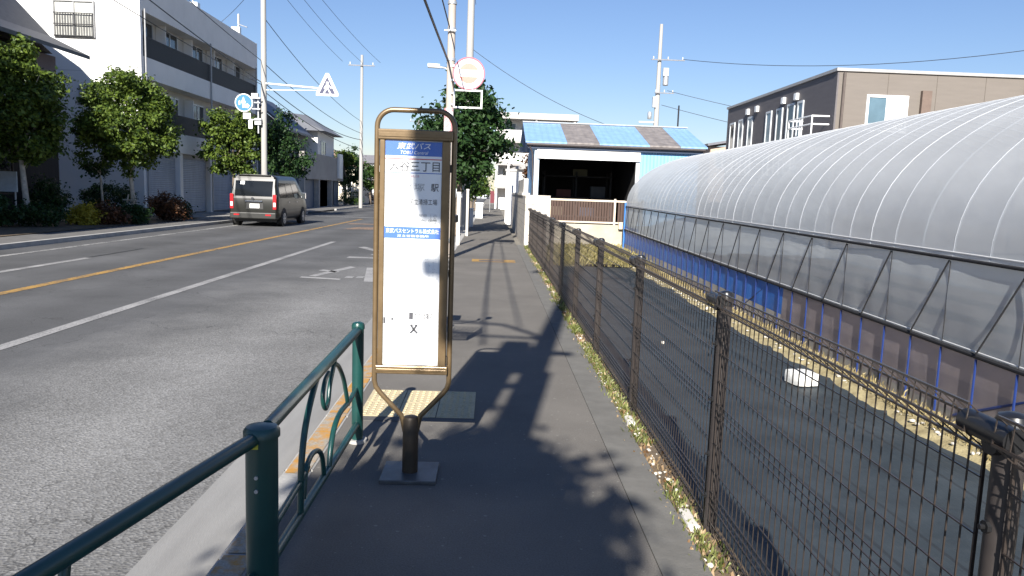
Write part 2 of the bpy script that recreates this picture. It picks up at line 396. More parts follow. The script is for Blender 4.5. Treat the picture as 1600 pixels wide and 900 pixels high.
pq(b, [(-3.12,13.5),(-2.72,15.3),(-2.86,15.45),(-3.26,13.6)])
pq(b, [(-3.3,14.5),(-2.88,14.25),(-2.86,14.4),(-3.24,14.7)])
pq(b, [(-2.60,13.45),(-2.46,13.45),(-2.46,13.72),(-2.60,13.72)])
pq(b, [(-2.41,13.5),(-2.28,13.5),(-2.28,13.76),(-2.41,13.76)])
pq(b, [(-2.17,12.95),(-1.98,12.95),(-2.3,15.3),(-2.5,15.3)])
pq(b, [(-3.3,17.3),(-2.3,17.3),(-2.3,17.65),(-3.3,17.65)])
pq(b, [(-3.6,20.5),(-2.95,19.3),(-2.8,19.5),(-3.45,20.75)])
pq(b, [(-2.9,18.2),(-2.2,18.2),(-2.2,18.5),(-2.9,18.5)])
struct(b.build('bus_bay_marking', white_line))
b = MB(); pq(b, [(-5.75,29.0),(-4.6,29.4),(-4.6,31.4),(-5.4,31.0)]); pq(b, [(-6.3,33.0),(-4.6,33.6),(-4.6,34.4),(-6.3,34.0)])
struct(b.build('orange_patch_marking', worn('pale_orange_paint', (.42,.25,.14), (.1,.095,.09), .44, .62)))
# crack / joint beside inner marking
b = MB(); 
for i in range(40):
    y0 = 4+i*.35; x = -8.20+.03*noise.noise(Vector((i*.7,0,0)))
    b.quad((x-.035,y0,RZ+.0035),(x+.035,y0,RZ+.0035),(x+.04,y0+.36,RZ+.0035),(x-.03,y0+.36,RZ+.0035))
struct(b.build('road_joint', mat('tar', (.03,.03,.03), .7)))
# tactile paving in front of the stop
b = MB()
for i in range(3):
    for j in range(2):
        x0, y0 = -.86+i*.262, 4.97+j*.34
        b.box(x0, x0+.255, y0, y0+.333, -.05, .006)
        for k in range(5):
            for l in range(6):
                b.box(x0+.025+k*.046, x0+.045+k*.046, y0+.03+l*.052, y0+.052+l*.052, .006, .011)
struct(b.build('tactile_paving', tact_m))
struct(MB().box(-.87, -.07, 4.87, 4.962, -.05, .005).build('tactile_edge_strip', mat('dark_setts', (.09,.085,.08), .85)))
b = MB(); b.quad((-.42,16.55,.004),(-.26,16.55,.004),(-.26,17.15,.004),(-.42,17.15,.004)); b.quad((.3,16.55,.004),(.55,16.55,.004),(.55,17.15,.004),(.3,17.15,.004)); b.quad((-.26,16.55,.004),(.3,16.55,.004),(.3,16.68,.004),(-.26,16.68,.004)); b.quad((-.26,17.02,.004),(.3,17.02,.004),(.3,17.15,.004),(-.26,17.15,.004))
struct(b.build('orange_frame_marking', orange_line))
struct(MB().box(-.25,.29,16.69,17.01,-.03,.005).build('utility_cover', mat('cover_iron', (.1,.09,.09), .6, .2, 30)))

# ------------------------------------------------------------------ text
def text_mb(txt, x0, x1, z0, z1, y, m_, name, parent, face='y-', shear=0, bold=0):
    cu = bpy.data.curves.new('t', 'FONT'); cu.body = txt; cu.size = 1; cu.resolution_u = 2; cu.offset = bold
    ob = bpy.data.objects.new('t', cu); col.objects.link(ob)
    me = bpy.data.meshes.new_from_object(ob.evaluated_get(bpy.context.evaluated_depsgraph_get()))
    bpy.data.objects.remove(ob); bpy.data.curves.remove(cu)
    vs_ = [v.co for v in me.vertices]
    if not vs_: return None
    a0, a1 = min(v.x for v in vs_), max(v.x for v in vs_); b0, b1 = min(v.y for v in vs_), max(v.y for v in vs_)
    V = []
    for v in vs_:
        u = (v.x-a0)/(a1-a0); q = (v.y-b0)/(b1-b0)
        X_ = x0+(x1-x0)*u + shear*(q-.5)*(z1-z0)
        V.append((X_, y, z0+(z1-z0)*q))
    F = [tuple(p.vertices) for p in me.polygons]
    bpy.data.meshes.remove(me)
    return MB().add(V, F).build(name, m_, parent)

# ------------------------------------------------------------------ bus stop sign
SX, SY = -.40, 3.93
bs = thing('bus_stop_sign', (SX, SY, 0), 'bronze framed bus stop timetable stand with white poster and blue header', 'bus stop sign')
MB().box(SX-.148, SX+.148, SY-.14, SY+.15, 0, .022).build('base_plate', mat('base_steel', (.12,.125,.13), .45, .25, 12, metal=.5), bs, bevel=.004)
b = MB(); b.tube([(SX,SY,.02),(SX,SY,.31),(SX,SY,.325),(SX,SY,.33)], [.042,.042,.036,.02], 24)
b.build('post', bronze_d, bs, smooth=True)
def arc(cx, cz, r, a0, a1, n=8, y=SY):
    return [(cx+r*math.cos(R(a0+(a1-a0)*i/n)), y, cz+r*math.sin(R(a0+(a1-a0)*i/n))) for i in range(n+1)]
TX0, TX1, r_ = SX-.197, SX+.197, .085
pts = [(SX-.03,SY,.24),(SX-.05,SY,.33),(TX0+.03,SY,.455)] + [(TX0+.008,SY,.485),(TX0,SY,.52)] + [(TX0,SY,.8),(TX0,SY,1.4)] + arc(TX0+r_,1.94-r_-.013,r_,180,90) + arc(TX1-r_,1.94-r_-.013,r_,90,0) + [(TX1,SY,1.4),(TX1,SY,.8),(TX1,SY,.52),(TX1-.008,SY,.485),(TX1-.03,SY,.455),(SX+.05,SY,.33),(SX+.03,SY,.24)]
b = MB(); b.tube(pts, .0135, 14); b.build('tube_frame', bronze, bs, smooth=True)
CX0, CX1, CZ0, CZ1 = SX-.178, SX+.178, .565, 1.83
cz = MB(); cz.box(CX0, CX0+.026, SY-.035, SY+.03, CZ0+.045, CZ1-.055); cz.box(CX1-.026-.014, CX1, SY-.035, SY+.03, CZ0+.045, CZ1-.055)
case = cz.build('case_side', bronze, bs, bevel=.004)
MB().box(CX0-.012, CX1+.012, SY-.042, SY+.034, CZ1-.055, CZ1-.002).build('top_rail', bronze, bs, bevel=.006)
MB().box(CX0-.006, CX1+.006, SY-.046, SY-.0425, CZ1-.04, CZ1-.02).build('rail_groove', bronze, bs, bevel=.0015)
MB().box(CX0-.012, CX1+.012, SY-.042, SY+.034, CZ0, CZ0+.045).build('bottom_rail', bronze, bs, bevel=.006)
MB().box(CX0-.004, CX1+.004, SY-.046, SY-.0425, CZ0+.014, CZ0+.028).build('rail_groove', bronze, bs, bevel=.0015)
for zq in (.62,1.62): MB().box(CX1-.002, CX1+.01, SY-.02, SY+.01, zq, zq+.04).build('hinge', bronze_d, bs)
PX0, PX1, PZ0, PZ1 = CX0+.028, CX1-.042, CZ0+.05, CZ1-.06
MB().box(CX0+.02, CX1-.02, SY-.022, SY+.025, CZ0+.04, CZ1-.05).build('backing_board', mat('backing', (.55,.56,.57), .5), bs)
YP = SY-.0265
po = MB().box(PX0, PX1, YP, SY-.022, PZ0, PZ1).build('poster', paper, bs)
H = PZ1-PZ0; W = PX1-PX0
def zz(py): return PZ1-(py-225)/(577-225)*H
def xx(px): return PX0+(px-602)/(690-602)*W
def bar(name, px0, px1, py0, py1, m_, dy=.0012): return MB().box(xx(px0), xx(px1), YP-dy, YP-dy*.3, zz(py1), zz(py0)).build(name, m_, po)
bar('header_band', 602, 690, 225, 247, blue_p)
bar('red_stripe', 602, 690, 251, 252.6, red_ink)
bar('blue_stripe', 602, 690, 272.6, 273.8, blue_p)
YT = YP-.002
def tx(s_, a, c, d, e, m_, **k): return text_mb(s_, xx(a), xx(c), zz(e), zz(d), YT, m_, 'lettering', po, **k)
tx('東武バス', 621, 673, 227, 237, white, shear=.25, bold=.006)
tx('TOBU Central', 625, 668, 239.5, 244.5, white, shear=.25)
tx('入谷三丁目', 608, 687, 255, 270.5, ink, bold=.004)
tx('いりやさんちょうめ', 632, 655, 276, 280, red_ink)
tx('竹ノ塚', 612, 664, 289, 301, grey_ink); tx('駅', 674, 686, 289, 301, ink, bold=.005)  # left letters greyed as if washed out by sun, shaded right one black
tx('足立清掃工場', 640, 684, 313, 322, ink)
tx('行', 605, 612, 338, 342, grey_ink)
for i, (a, c, d, e) in enumerate(((656,668,336,340),(672,684,336,352),(655,684,344,348))): tx(['経由','入谷','大師'][i], a, c, d, e, grey_ink)
bar('notice_band', 600, 690, 357, 375, blue_p, .0016)
tx('東武バスセントラル株式会社', 604, 688, 359.5, 367, white, bold=.003); tx('足立営業事務所', 622, 672, 369, 373, white)
# timetable: rows of very small print, three columns
random.seed(4)
b = MB()
for r0 in range(18):
    py = 380+r0*5.2
    for a in range(604, 688, 3):
        if random.random() < (.42 if r0 < 3 else .33): b.box(xx(a), xx(a+random.uniform(1,2.2)), YP-.0012, YP-.0004, zz(py+1.5), zz(py))
for i in range(12): b.box(xx(603+i*7.7), xx(603.25+i*7.7), YP-.0011, YP-.0004, zz(476), zz(378))
for i in range(5): b.box(xx(603), xx(688), YP-.001, YP-.0004, zz(378.4+i*24.3), zz(378+i*24.3))
b.build('timetable', pale_ink, po)
tx('ダイヤ改正', 624, 638, 486, 489.5, pink_ink)
bar('pink_line', 606, 640, 493, 495, pink_ink)
tx('案内', 645, 653, 485, 488.5, grey_ink)
bar('dark_box', 643, 649.5, 492.5, 503.5, ink); tx('のりば案内', 651, 682, 492.5, 503.5, ink, bold=.012)
bar('dark_box', 602.3, 605.5, 501, 511, ink); tx('ご注意', 606.5, 613, 505, 511, grey_ink); bar('dark_box', 614.5, 618, 502, 505.5, ink)
b = MB()
for (a,c),(d,e) in (((646,512),(651,520)),((656,512),(651,520)),((651,520),(645,526)),((651,520),(657,526))):
    p, q = Vector((xx(a),0,zz(c))), Vector((xx(d),0,zz(e))); n = (q-p).normalized(); s_ = Vector((-n.z,0,n.x))*.0055
    b.quad(*[(v.x, YP-.0012, v.z) for v in (p-s_, q-s_, q+s_, p+s_)])
b.box(xx(645), xx(657), YP-.0012, YP-.0004, zz(513.2), zz(511.6))
b.build('route_symbol', ink, po)
bar('dark_line', 658, 679, 513.5, 515.5, grey_ink)
b = MB()
for a, c, py in ((620,640,504),(622,638,508),(640,682,528.5),(636,650,532),(655,662,532),(606,640,520),(606,640,524),(606,684,540),(606,660,546)): b.box(xx(a), xx(c), YP-.0012, YP-.0004, zz(py+.7), zz(py))
b.build('fine_print', pale_ink, po)
# thin clear cover of the case
gm = film('case_cover', (.9,.92,.95), .05, .06, .1)
MB().quad((PX0-.004,SY-.0315,PZ0-.005),(PX1+.004,SY-.0315,PZ0-.005),(PX1+.004,SY-.0315,PZ1+.005),(PX0-.004,SY-.0315,PZ1+.005)).build('clear_cover', gm, bs)
text_mb('東武バス', SX-.1, SX+.1, .535, .555, SY+.1, ink, 'x', None) if False else None

# ------------------------------------------------------------------ green guard railing
gr = thing('guard_railing', (-.79, 2.62, 0), 'dark green pipe guard railing with scrolled panel on the kerb edge', 'railing')
GX = -.78
def gpost(x, y, r, h):
    b = MB(); b.tube([(x,y,-.02),(x,y,h-.03)], r, 24); p = b.build('post', green_paint, gr, smooth=True)
    c = MB(); c.tube([(x,y,h-.03),(x,y,h-.008),(x,y,h+.006),(x,y,h+.012)], [r*1.13,r*1.13,r*.95,r*.5], 24); c.build('post_cap', green_paint, p, smooth=True)
    f = MB(); f.tube([(x,y,0),(x,y,.02)], r*1.7, 24); f.build('base_collar', conc, p, smooth=True)
    return p
p1 = gpost(-.80, 2.64, .057, .665); gpost(-.775, 4.45, .034, .725); gpost(-1.14, .98, .057, .665)
b = MB(); b.box(-.835, -.795, 2.577, 2.582, .605, .622); b.build('reflector', mat('yellow_reflector', (.5,.5,.04), .3), p1)
for k in range(2): MB().disc((-.803, 2.577, .50-.05*k), .007, 'y', .006, 10).build('bolt', steel, p1)
def rail(name, pts, r): b = MB(); b.tube(pts, r, 14); return b.build(name, green_paint, gr, smooth=True)
rail('top_rail', [(-.79,2.68,.655),(-.775,4.44,.69)], .026)
rail('bottom_rail', [(-.79,2.68,.125),(-.775,4.44,.115)], .02)
rail('top_rail', [(-1.13,1.03,.635),(-.815,2.6,.635)], .026)
rail('bottom_rail', [(-1.13,1.03,.125),(-.815,2.6,.125)], .02)
rail('middle_rail', [(-.79,2.68,.245),(-.785,3.1,.27),(-.785,3.25,.29)], .014)
def sm(pts, n=5):       # smooth (y,z) polyline -> 3D
    P_ = [Vector((p[0],p[1])) for p in pts]; out = []
    for i in range(len(P_)-1):
        p0, p1_, p2, p3 = P_[max(i-1,0)], P_[i], P_[i+1], P_[min(i+2,len(P_)-1)]
        for j in range(n):
            t_ = j/n
            out.append(.5*((2*p1_)+(-p0+p2)*t_+(2*p0-5*p1_+4*p2-p3)*t_*t_+(-p0+3*p1_-3*p2+p3)*t_**3))
    out.append(P_[-1]); return [(GX, q.x, q.y) for q in out]
for nm, pl, rr in (('scroll_bar', [(3.40,.65),(3.29,.58),(3.2,.50),(3.15,.42),(3.12,.32),(3.11,.14)], .014),
                   ('scroll_bar', [(3.83,.67),(3.76,.61),(3.69,.55),(3.655,.48),(3.60,.455),(3.545,.49),(3.53,.545),(3.58,.60),(3.66,.62)], .011),
                   ('scroll_bar', [(3.78,.64),(3.90,.595),(4.03,.50),(4.11,.40),(4.17,.31)], .012),
                   ('scroll_bar', [(4.42,.335),(4.2,.32),(3.95,.33),(3.80,.295),(3.72,.22),(3.68,.13)], .014),
                   ('scroll_bar', [(3.16,.18),(3.20,.29),(3.30,.325),(3.42,.305),(3.50,.26),(3.54,.2),(3.56,.13)], .012)):
    rail(nm, sm(pl), rr)
# angled section towards the camera gets its scroll too
b = MB(); b.tube([(-1.0,1.75,.63),(-.99,1.7,.5),(-1.02,1.55,.3),(-1.05,1.4,.14)], .014, 12); b.build('scroll_bar', green_paint, gr, smooth=True)

# ------------------------------------------------------------------ mesh fence
fx = 1.05
fe = thing('mesh_fence', (fx, 10, 0), 'dark brown welded wire mesh fence between the pavement and the field', 'fence')
ph = [ -.6+1.98*i for i in range(12)]; ph[1] = 1.46
post_mesh = None
for y in ph:
    b = MB(); b.tube([(fx+.02,y,-.1),(fx+.02,y,1.07)], .03, 18)
    p = b.build('post', fence_post_m, fe, smooth=True)
    c = MB(); c.tube([(fx+.02,y,1.06),(fx+.02,y,1.10),(fx+.02,y,1.118),(fx+.02,y,1.124)], [.036,.036,.028,.012], 18)
    c.tube([(fx-.025,y-.075,1.085),(fx-.025,y+.075,1.085)], .026, 14); c.tube([(fx-.025,y,1.06),(fx+.02,y,1.06)], .026, 12)
    c.build('clamp', black, p, smooth=True)
    for zb in (.88,.62,.36,.16):
        d = MB(); d.tube([(fx-.006,y,zb),(fx-.016,y,zb),(fx-.0161,y,zb),(fx-.026,y,zb)], [.014,.014,.006,.006], 8); d.build('bolt', black, p)
wr = .0016
ZH = [.97,.845,.72,.615,.585,.555,.43,.305,.20,.17,.14,.06]
for i in range(len(ph)-1):
    y0, y1 = ph[i]+.045, ph[i+1]-.045
    b = MB(); n = int(round((y1-y0)/.05))
    far = ph[i] > 9
    for k in range(n+1):
        y = y0+(y1-y0)*k/n; r = wr if k not in (0,n) else .0032
        b.box(fx-r, fx+r, y-r, y+r, .03, 1.09)
    for z in ZH: b.box(fx-.0055, fx-.0015, y0, y1, z-wr, z+wr)
    # folded box beam at the top
    for (dx, z) in ((-.0035,1.09),(-.045,1.128),(-.05,1.07),(-.0035,1.03)): b.box(fx+dx-.0028, fx+dx+.0028, y0, y1, z-.0028, z+.0028)
    for k in range(n+1):
        y = y0+(y1-y0)*k/n
        if far and k % 2: continue
        b.tube([(fx,y,1.03),(fx-.05,y,1.07),(fx-.045,y,1.128),(fx,y,1.09)], .0022, 4, False)
    b.build('mesh_panel', fence_m, fe)

# weeds, litter and chippings at the foot of the fence
random.seed(11)
def blades(name, pts, h, wd, m_, label, cat):
    V = []; F = []
    for x, y, z, s_ in pts:
        a = random.uniform(0, 6.28); ln = h*s_*random.uniform(.5,1.2); tilt = random.uniform(.1,.9)
        dx, dy = math.cos(a), math.sin(a); px_, py_ = -dy*wd*s_, dx*wd*s_
        q = len(V)
        V += [(x-px_/2,y-py_/2,z),(x+px_/2,y+py_/2,z),(x+px_*.4+dx*ln*tilt*.6,y+py_*.4+dy*ln*tilt*.6,z+ln*.7),(x+dx*ln*tilt,y+dy*ln*tilt,z+ln*.85)]
        F.append((q,q+1,q+2,q+3))
    o = MB().add(V, F).build(name, m_); return tag(o, label, cat, kind='stuff')
grass_m = leaf('weed_green', (.07,.09,.02), (.26,.28,.09)); straw_m = leaf('straw', (.22,.17,.06), (.46,.38,.2))
pts = []
for i in range(3400):
    y = random.uniform(1.3, 22) if i % 2 else random.uniform(1.3, 9)
    if noise.noise(Vector((y*1.3,0,5))) < -.12: continue
    pts.append((1.0+random.gauss(0,.035), y, -.02, 1 if y < 8 else 1.5))
blades('weeds', pts, .05, .009, grass_m, 'green weeds growing along the foot of the mesh fence', 'weeds')
pts = [(1.0+random.gauss(0,.04), random.uniform(1.3,22), -.018, 1) for i in range(2400)]
blades('leaf_litter', pts, .03, .018, leaf('litter_brown', (.2,.11,.05), (.52,.4,.24)), 'dry fallen leaves collected under the mesh fence', 'leaf litter')
def stones(name, n, fpos, smin, smax, m_, label, cat):
    b = MB(); ico = [(0,0,1),(.9,0,.45),(.28,.85,.45),(-.72,.53,.45),(-.72,-.53,.45),(.28,-.85,.45),(.72,.53,-.45),(-.28,.85,-.45),(-.9,0,-.45),(-.28,-.85,-.45),(.72,-.53,-.45),(0,0,-1)]
    fs = [(0,1,2),(0,2,3),(0,3,4),(0,4,5),(0,5,1),(1,6,2),(2,7,3),(3,8,4),(4,9,5),(5,10,1),(2,6,7),(3,7,8),(4,8,9),(5,9,10),(1,10,6),(6,11,7),(7,11,8),(8,11,9),(9,11,10),(10,11,6)]
    for _ in range(n):
        x, y, z = fpos(); s_ = random.uniform(smin, smax); q = [s_*random.uniform(.6,1.3) for _ in range(3)]
        b.add([(x+p[0]*q[0]*random.uniform(.85,1.15), y+p[1]*q[1]*random.uniform(.85,1.15), z+p[2]*q[2]*.6) for p in ico], fs)
    return tag(b.build(name, m_), label, cat, kind='stuff')
chip_m = mat('chip_stone', (.5,.47,.42), .85, .35, 5, c2=(.72,.68,.6), coord='Object')
stones('stone_chips', 520, lambda: (1.0+random.gauss(0,.022), random.uniform(1.6,22), -.012), .005, .017, chip_m, 'pale stone chippings scattered along the fence foot', 'stone chippings')
stones('verge_stones', 240, lambda: (3.2+abs(random.gauss(0,.14)), random.uniform(3,20), -.07), .006, .022, chip_m, 'pale stones lying in the dry grass strip beside the greenhouse', 'stones')
# two larger pale edging stones
for i, (yy, ln, lab) in enumerate(((4.95,.17,'flat pale edging stone in the weeds, farther one by the fence foot'),(3.35,.2,'flat pale edging stone in the weeds beside the nearest fence post in full view'))):
    tag(MB().box(.965,1.02,yy,yy+ln,-.03,.012).build('edging_stone', conc_w, bevel=.01), lab, 'stone', 'edging stones at the fence foot')
pts = [(3.16+random.random()**1.2*.24+.018*y_, y_, -.085+random.random()*.03, random.uniform(.5,1.3)) for y_ in [random.uniform(2,17.3) for _ in range(6500)] if noise.noise(Vector((y_*1.7,0,8))) > -.35 or random.random() < .3]
blades('dry_grass', pts, .06, .008, straw_m, 'straw coloured dry grass strip beside the black field film', 'dry grass')
pts = [(random.uniform(1.15,4.2), random.uniform(17.2,23.5), -.08, random.uniform(1.3,2.6)) for _ in range(7000)]
blades('verge_grass', pts, .07, .014, leaf('verge_mix', (.16,.15,.04), (.5,.42,.18)), 'dry yellowish grass at the far end of the field', 'dry grass')
# foam block in the field
b = MB(); V = []
import bmesh
bm = bmesh.new(); bmesh.ops.create_cube(bm, size=1); bmesh.ops.subdivide_edges(bm, edges=bm.edges[:], cuts=3, use_grid_fill=True)
for v in bm.verts:
    n = v.co.normalized(); c = v.co*.72+n*.2
    c *= 1+.12*noise.noise(c*4); v.co = c
bl = MB(Matrix.Translation((2.84,6.6,-.035)) @ Matrix.Rotation(R(12),4,'Z') @ Matrix.Diagonal((.2,.22,.11,1)))
bl.add([v.co for v in bm.verts], [[v.index for v in f.verts] for f in bm.faces]); bm.free()
tag(bl.build('foam_block', mat('foam_white', (.75,.74,.7), .7, .2, 12, bump=.5), smooth=True), 'off white rounded stone like block lying on the black field film', 'block')
bl = MB(); bl.box(1.95,1.985,8.3,8.34,-.1,-.07); tag(bl.build('pebble', chip_m, bevel=.01), 'tiny white pebble lying on the field film near the fence', 'pebble')

# ------------------------------------------------------------------ greenhouse
gh = thing('greenhouse', (6.8, 10, -.12), 'long arched plastic film greenhouse with roll up side and blue skirt', 'greenhouse')
def gx(y): return 3.42+.026*y
def ge(y): return 1.12+.005*y
def gb(y): return .45+.0045*y
A_, HH = 3.05, 1.66
def apt(y, u, da=0):      # u 0..1 along arch from left eave to right
    t_ = math.pi*(1-u); a = A_+da; h = HH+da
    return (gx(y)+A_+a*math.cos(t_), y, ge(y)+h*math.sin(t_)**.92)
GY0, GY1 = -1.5, 22.6
film_m = film('greenhouse_film', (.66,.69,.71), .76, .6, .40, .08, .12)
curt_m = film('curtain_film', (.60,.64,.66), .66, .6, .4, .10, .12)
V = []; F = []; nu, ny = 40, 214
for j in range(ny+1):
    y = GY0+(GY1-GY0)*j/ny; ph_ = ((y-GY0)/.45) % 1
    sag = -.010*math.sin(math.pi*ph_)
    for i in range(nu+1): V.append(apt(y, i/nu, .024+sag*.35))
for j in range(ny):
    for i in range(nu): a = j*(nu+1)+i; F.append((a, a+nu+1, a+nu+2, a+1))
MB().add(V, F).build('film_roof', film_m, gh, smooth=True)
hoop_m = mat('hoop_pipe', (.60,.62,.65), .8, .05, 4, spec=.1)
k = 0; y = GY0
while y < GY1-.01:
    b = MB(); b.tube([apt(y, i/40, .0165) for i in range(41)], .0085+.003*noise.noise(Vector((y*3,0,0))), 6); b.build('hoop', hoop_m, gh, smooth=True)
    y += .45; k += 1
# side curtain
V = []; F = []; n = 240
for j in range(n+1):
    y = GY0+(GY1-GY0)*j/n
    for i in range(7):
        u = i/6; z = ge(y)*(1-u)+gb(y)*u
        V.append((gx(y)-.012-.018*math.sin(math.pi*u)*(1+.6*noise.noise(Vector((y*.9,u,0))))+.008*noise.noise(Vector((y*5,u*2,1))), y, z))
for j in range(n):
    for i in range(6): a = j*7+i; F.append((a, a+1, a+8, a+7))
MB().add(V, F).build('side_curtain', curt_m, gh, smooth=True)
dark_pipe = mat('dark_pipe', (.03,.03,.033), .85, .1, 8, spec=.1)
for nm, fz, r, dx in (('eave_pipe', ge, .014, -.03), ('curtain_pipe', gb, .017, -.035)):
    b = MB(); b.tube([(gx(y_)+dx, y_, fz(y_)) for y_ in [GY0+(GY1-GY0)*i/30 for i in range(31)]], r, 8); b.build(nm, dark_pipe, gh, smooth=True)
b = MB(); b.tube([(gx(y_)-.02, y_, ge(y_)+.045) for y_ in [GY0+(GY1-GY0)*i/30 for i in range(31)]], .007, 6); b.build('film_clip', ceram, gh)
b = MB(); b.tube([(gx(y_)-.03, y_, gb(y_)+.03) for y_ in [GY0+(GY1-GY0)*i/30 for i in range(31)]], .006, 6); b.build('film_clip', ceram, gh)
bluep = mat('blue_pipe', (.015,.035,.15), .4, .15, 8)
y = GY0; k = 0
while y < GY1:
    b = MB(); b.tube([(gx(y)-.038,y,-.1),(gx(y)-.038,y,gb(y)-.02)], .009, 6); b.build('side_post', bluep, gh)
    if k % 2 == 0: MB().tube([(gx(y)-.034,y,gb(y)+.02),(gx(y)-.034,y,ge(y)-.02)], .0042, 6).build('upper_post', dark_pipe, gh)
    if k % 2 == 0:
        b = MB(); b.tube([(gx(y)-.034,y+.02,ge(y)-.02),(gx(y)-.040,y+.44,gb(y)+.02)], .0065, 6); b.build('side_brace', dark_pipe, gh)
    y += .45; k += 1
b = MB()
for y_ in (4.35, 9.75): b.tube([(gx(y_)-.005,y_,gb(y_)-.03),(gx(y_)-.005,y_+1.1,-.02)], .012, 6)
b.build('diagonal_brace', bluep, gh)
# skirt: blue sheet at the far half, clear brownish film at the near half, board below
def skirt(name, y0, y1, z0f, z1f, m_, dx=.0):
    V = []; F = []; n = 60
    for j in range(n+1):
        y = y0+(y1-y0)*j/n
        V += [(gx(y)+dx+.01*noise.noise(Vector((y*4,0,0))), y, z0f(y)), (gx(y)+dx, y, z1f(y))]
    for j in range(n): F.append((2*j, 2*j+2, 2*j+3, 2*j+1))
    return MB().add(V, F).build(name, m_, gh)
skirt('blue_skirt', 9.2, GY1, lambda y_: .14, lambda y_: gb(y_)-.01, mat('blue_sheet', (.03,.15,.50), .45, .2, 3), -.022)
skirt('clear_skirt', GY0, 9.22, lambda y_: -.02, lambda y_: gb(y_)-.01, film('skirt_film', (.44,.37,.385), .66, .6, .4, .2, .15), -.022)
skirt('lower_board', 9.2, GY1, lambda y_: -.14, lambda y_: .145, mat('grey_board', (.36,.34,.31), .8, .2, 3), -.03)
skirt('lower_board', GY0, 9.2, lambda y_: -.14, lambda y_: .0, mat('grey_board_near', (.25,.24,.23), .8, .25, 6), -.03)
# far end wall and near end wall (film) with blue corner posts
for yy in (GY1, GY0):
    V = [apt(yy, i/nu, .02) for i in range(nu+1)]; V += [(gx(yy)+2*A_, yy, -.12), (gx(yy), yy, -.12)]
    MB().poly(V).build('end_wall', film_m, gh)
b = MB(); b.box(gx(GY1)-.06, gx(GY1)+.06, GY1-.04, GY1+.06, -.12, ge(GY1)+.12); b.build('corner_post', mat('blue_post', (.03,.17,.48), .45), gh)
b = MB(); b.box(gx(GY1)-.035, gx(GY1)-.005, GY1-2.0, GY1+.04, gb(GY1), gb(GY1)+.1); b.build('corner_flap', mat('blue_sheet', (.03,.15,.50)), gh)
V = []; F = []; n = 20          # right side wall
b = MB(); b.quad((gx(GY0)+2*A_,GY0,-.12),(gx(GY1)+2*A_,GY1,-.12),(gx(GY1)+2*A_,GY1,ge(GY1)),(gx(GY0)+2*A_,GY0,ge(GY0))); b.build('side_wall', curt_m, gh)
b = MB()
for xr in (1.2, 2.3, 3.8, 5.0):
    for q in range(2): pass
# crop beds / interior dark rows
random.seed(5)
for i, xb in enumerate((4.6,5.9,7.2,8.5)):
    struct(MB().box(xb-.4, xb+.4, 0, 21.5, -.13, .02).build('crop_bed', mat('bed_soil', (.12,.08,.055), .95, .3, 5)))

# ------------------------------------------------------------------ generic openings
def window(par, face, p, a0, a1, z0, z1, fm_, gm_, t=.05, mull=1, proud=.03, d=1):
    """face 'x' plane x=p, openings along y ; face 'y' plane y=p, along x. d=+1 outward is +axis, -1 is -axis"""
    def bx(b, u0, u1, w0, w1, s0, s1):
        lo, hi = sorted((p+d*s0, p+d*s1))
        if face == 'x': b.box(lo, hi, u0, u1, w0, w1)
        else: b.box(u0, u1, lo, hi, w0, w1)
    b = MB()
    bx(b, a0, a1, z0, z0+t, .002, proud); bx(b, a0, a1, z1-t, z1, .002, proud)
    bx(b, a0, a0+t, z0+t, z1-t, .002, proud); bx(b, a1-t, a1, z0+t, z1-t, .002, proud)
    for k_ in range(mull): c = a0+(a1-a0)*(k_+1)/(mull+1); bx(b, c-t/2, c+t/2, z0+t, z1-t, .002, proud*.8)
    w_ = b.build('window', fm_, par)
    g = MB(); bx(g, a0+t*.9, a1-t*.9, z0+t*.9, z1-t*.9, .003, proud*.4); g.build('pane', gm_, w_)
    return w_

# ------------------------------------------------------------------ shed
sh = thing('blue_shed', (4.5, 27, 0), 'blue metal clad shed with open white shutter and blue and grey roof', 'shed')
blue_w = metal_ribbed('blue_cladding', (.19,.42,.72), 0, .12, .5)
blue_r = metal_ribbed('blue_roofing', (.21,.36,.60), 0, .22, .45, .4)
grey_r = metal_ribbed('grey_roofing', (.20,.18,.17), 0, .22, .6, .4, .3)
FY, BY, EZ = 26.0, 31.5, 3.12
S0, S1 = 1.4, 7.0
wl = MB(); wl.box(4.98, S1, FY, FY+.1, .1, EZ); wl.box(S1-.1, S1, FY+.1, BY, .1, EZ); wl.box(S0+.05, S1-.1, BY-.1, BY, .1, EZ); wl.box(S0, S0+.1, FY+.1, BY-.1, .1, EZ)
wl.build('wall', blue_w, sh)
shade_m = mat('painted_shade', (.014,.013,.015), .9, .2, 3)  # near-black panels added to paint in the shade of the open shed
b = MB(); b.box(S0+.11, 4.9, BY-.16, BY-.11, .12, EZ-.05); b.box(S0+.105, S0+.14, FY+.13, BY-.17, .12, EZ-.05); b.box(4.9, 4.95, FY+.13, BY-.11, .12, EZ-.05); b.box(S0+.11, 4.95, FY+.13, BY-.11, EZ-.045, EZ-.01); b.build('shade_panels', shade_m, sh)
MB().box(S0, S1, FY, BY, -.16, .1).build('floor_slab', mat('shed_floor', (.05,.045,.04), .9, .3, 3), sh)  # floor colour darkened too, as painted shade
MB().box(S0-.02, S0+.14, FY-.03, FY+.12, .1, EZ-.02).build('door_post', mat('pale_blue_post', (.55,.66,.78), .5), sh)
MB().box(4.86, 4.975, FY-.03, FY+.12, .1, 2.72).build('door_post', white, sh)
MB().box(S0+.06, 4.975, FY-.12, FY+.12, 2.72, 3.02).build('shutter_box', mat('shutter_white', (.8,.8,.8), .4, .04, 5), sh)
b = MB(); b.box(S0-.25, S1+.1, FY-.14, FY-.10, 3.04, 3.2); b.build('fascia', mat('fascia_dark', (.02,.035,.07), .4), sh)
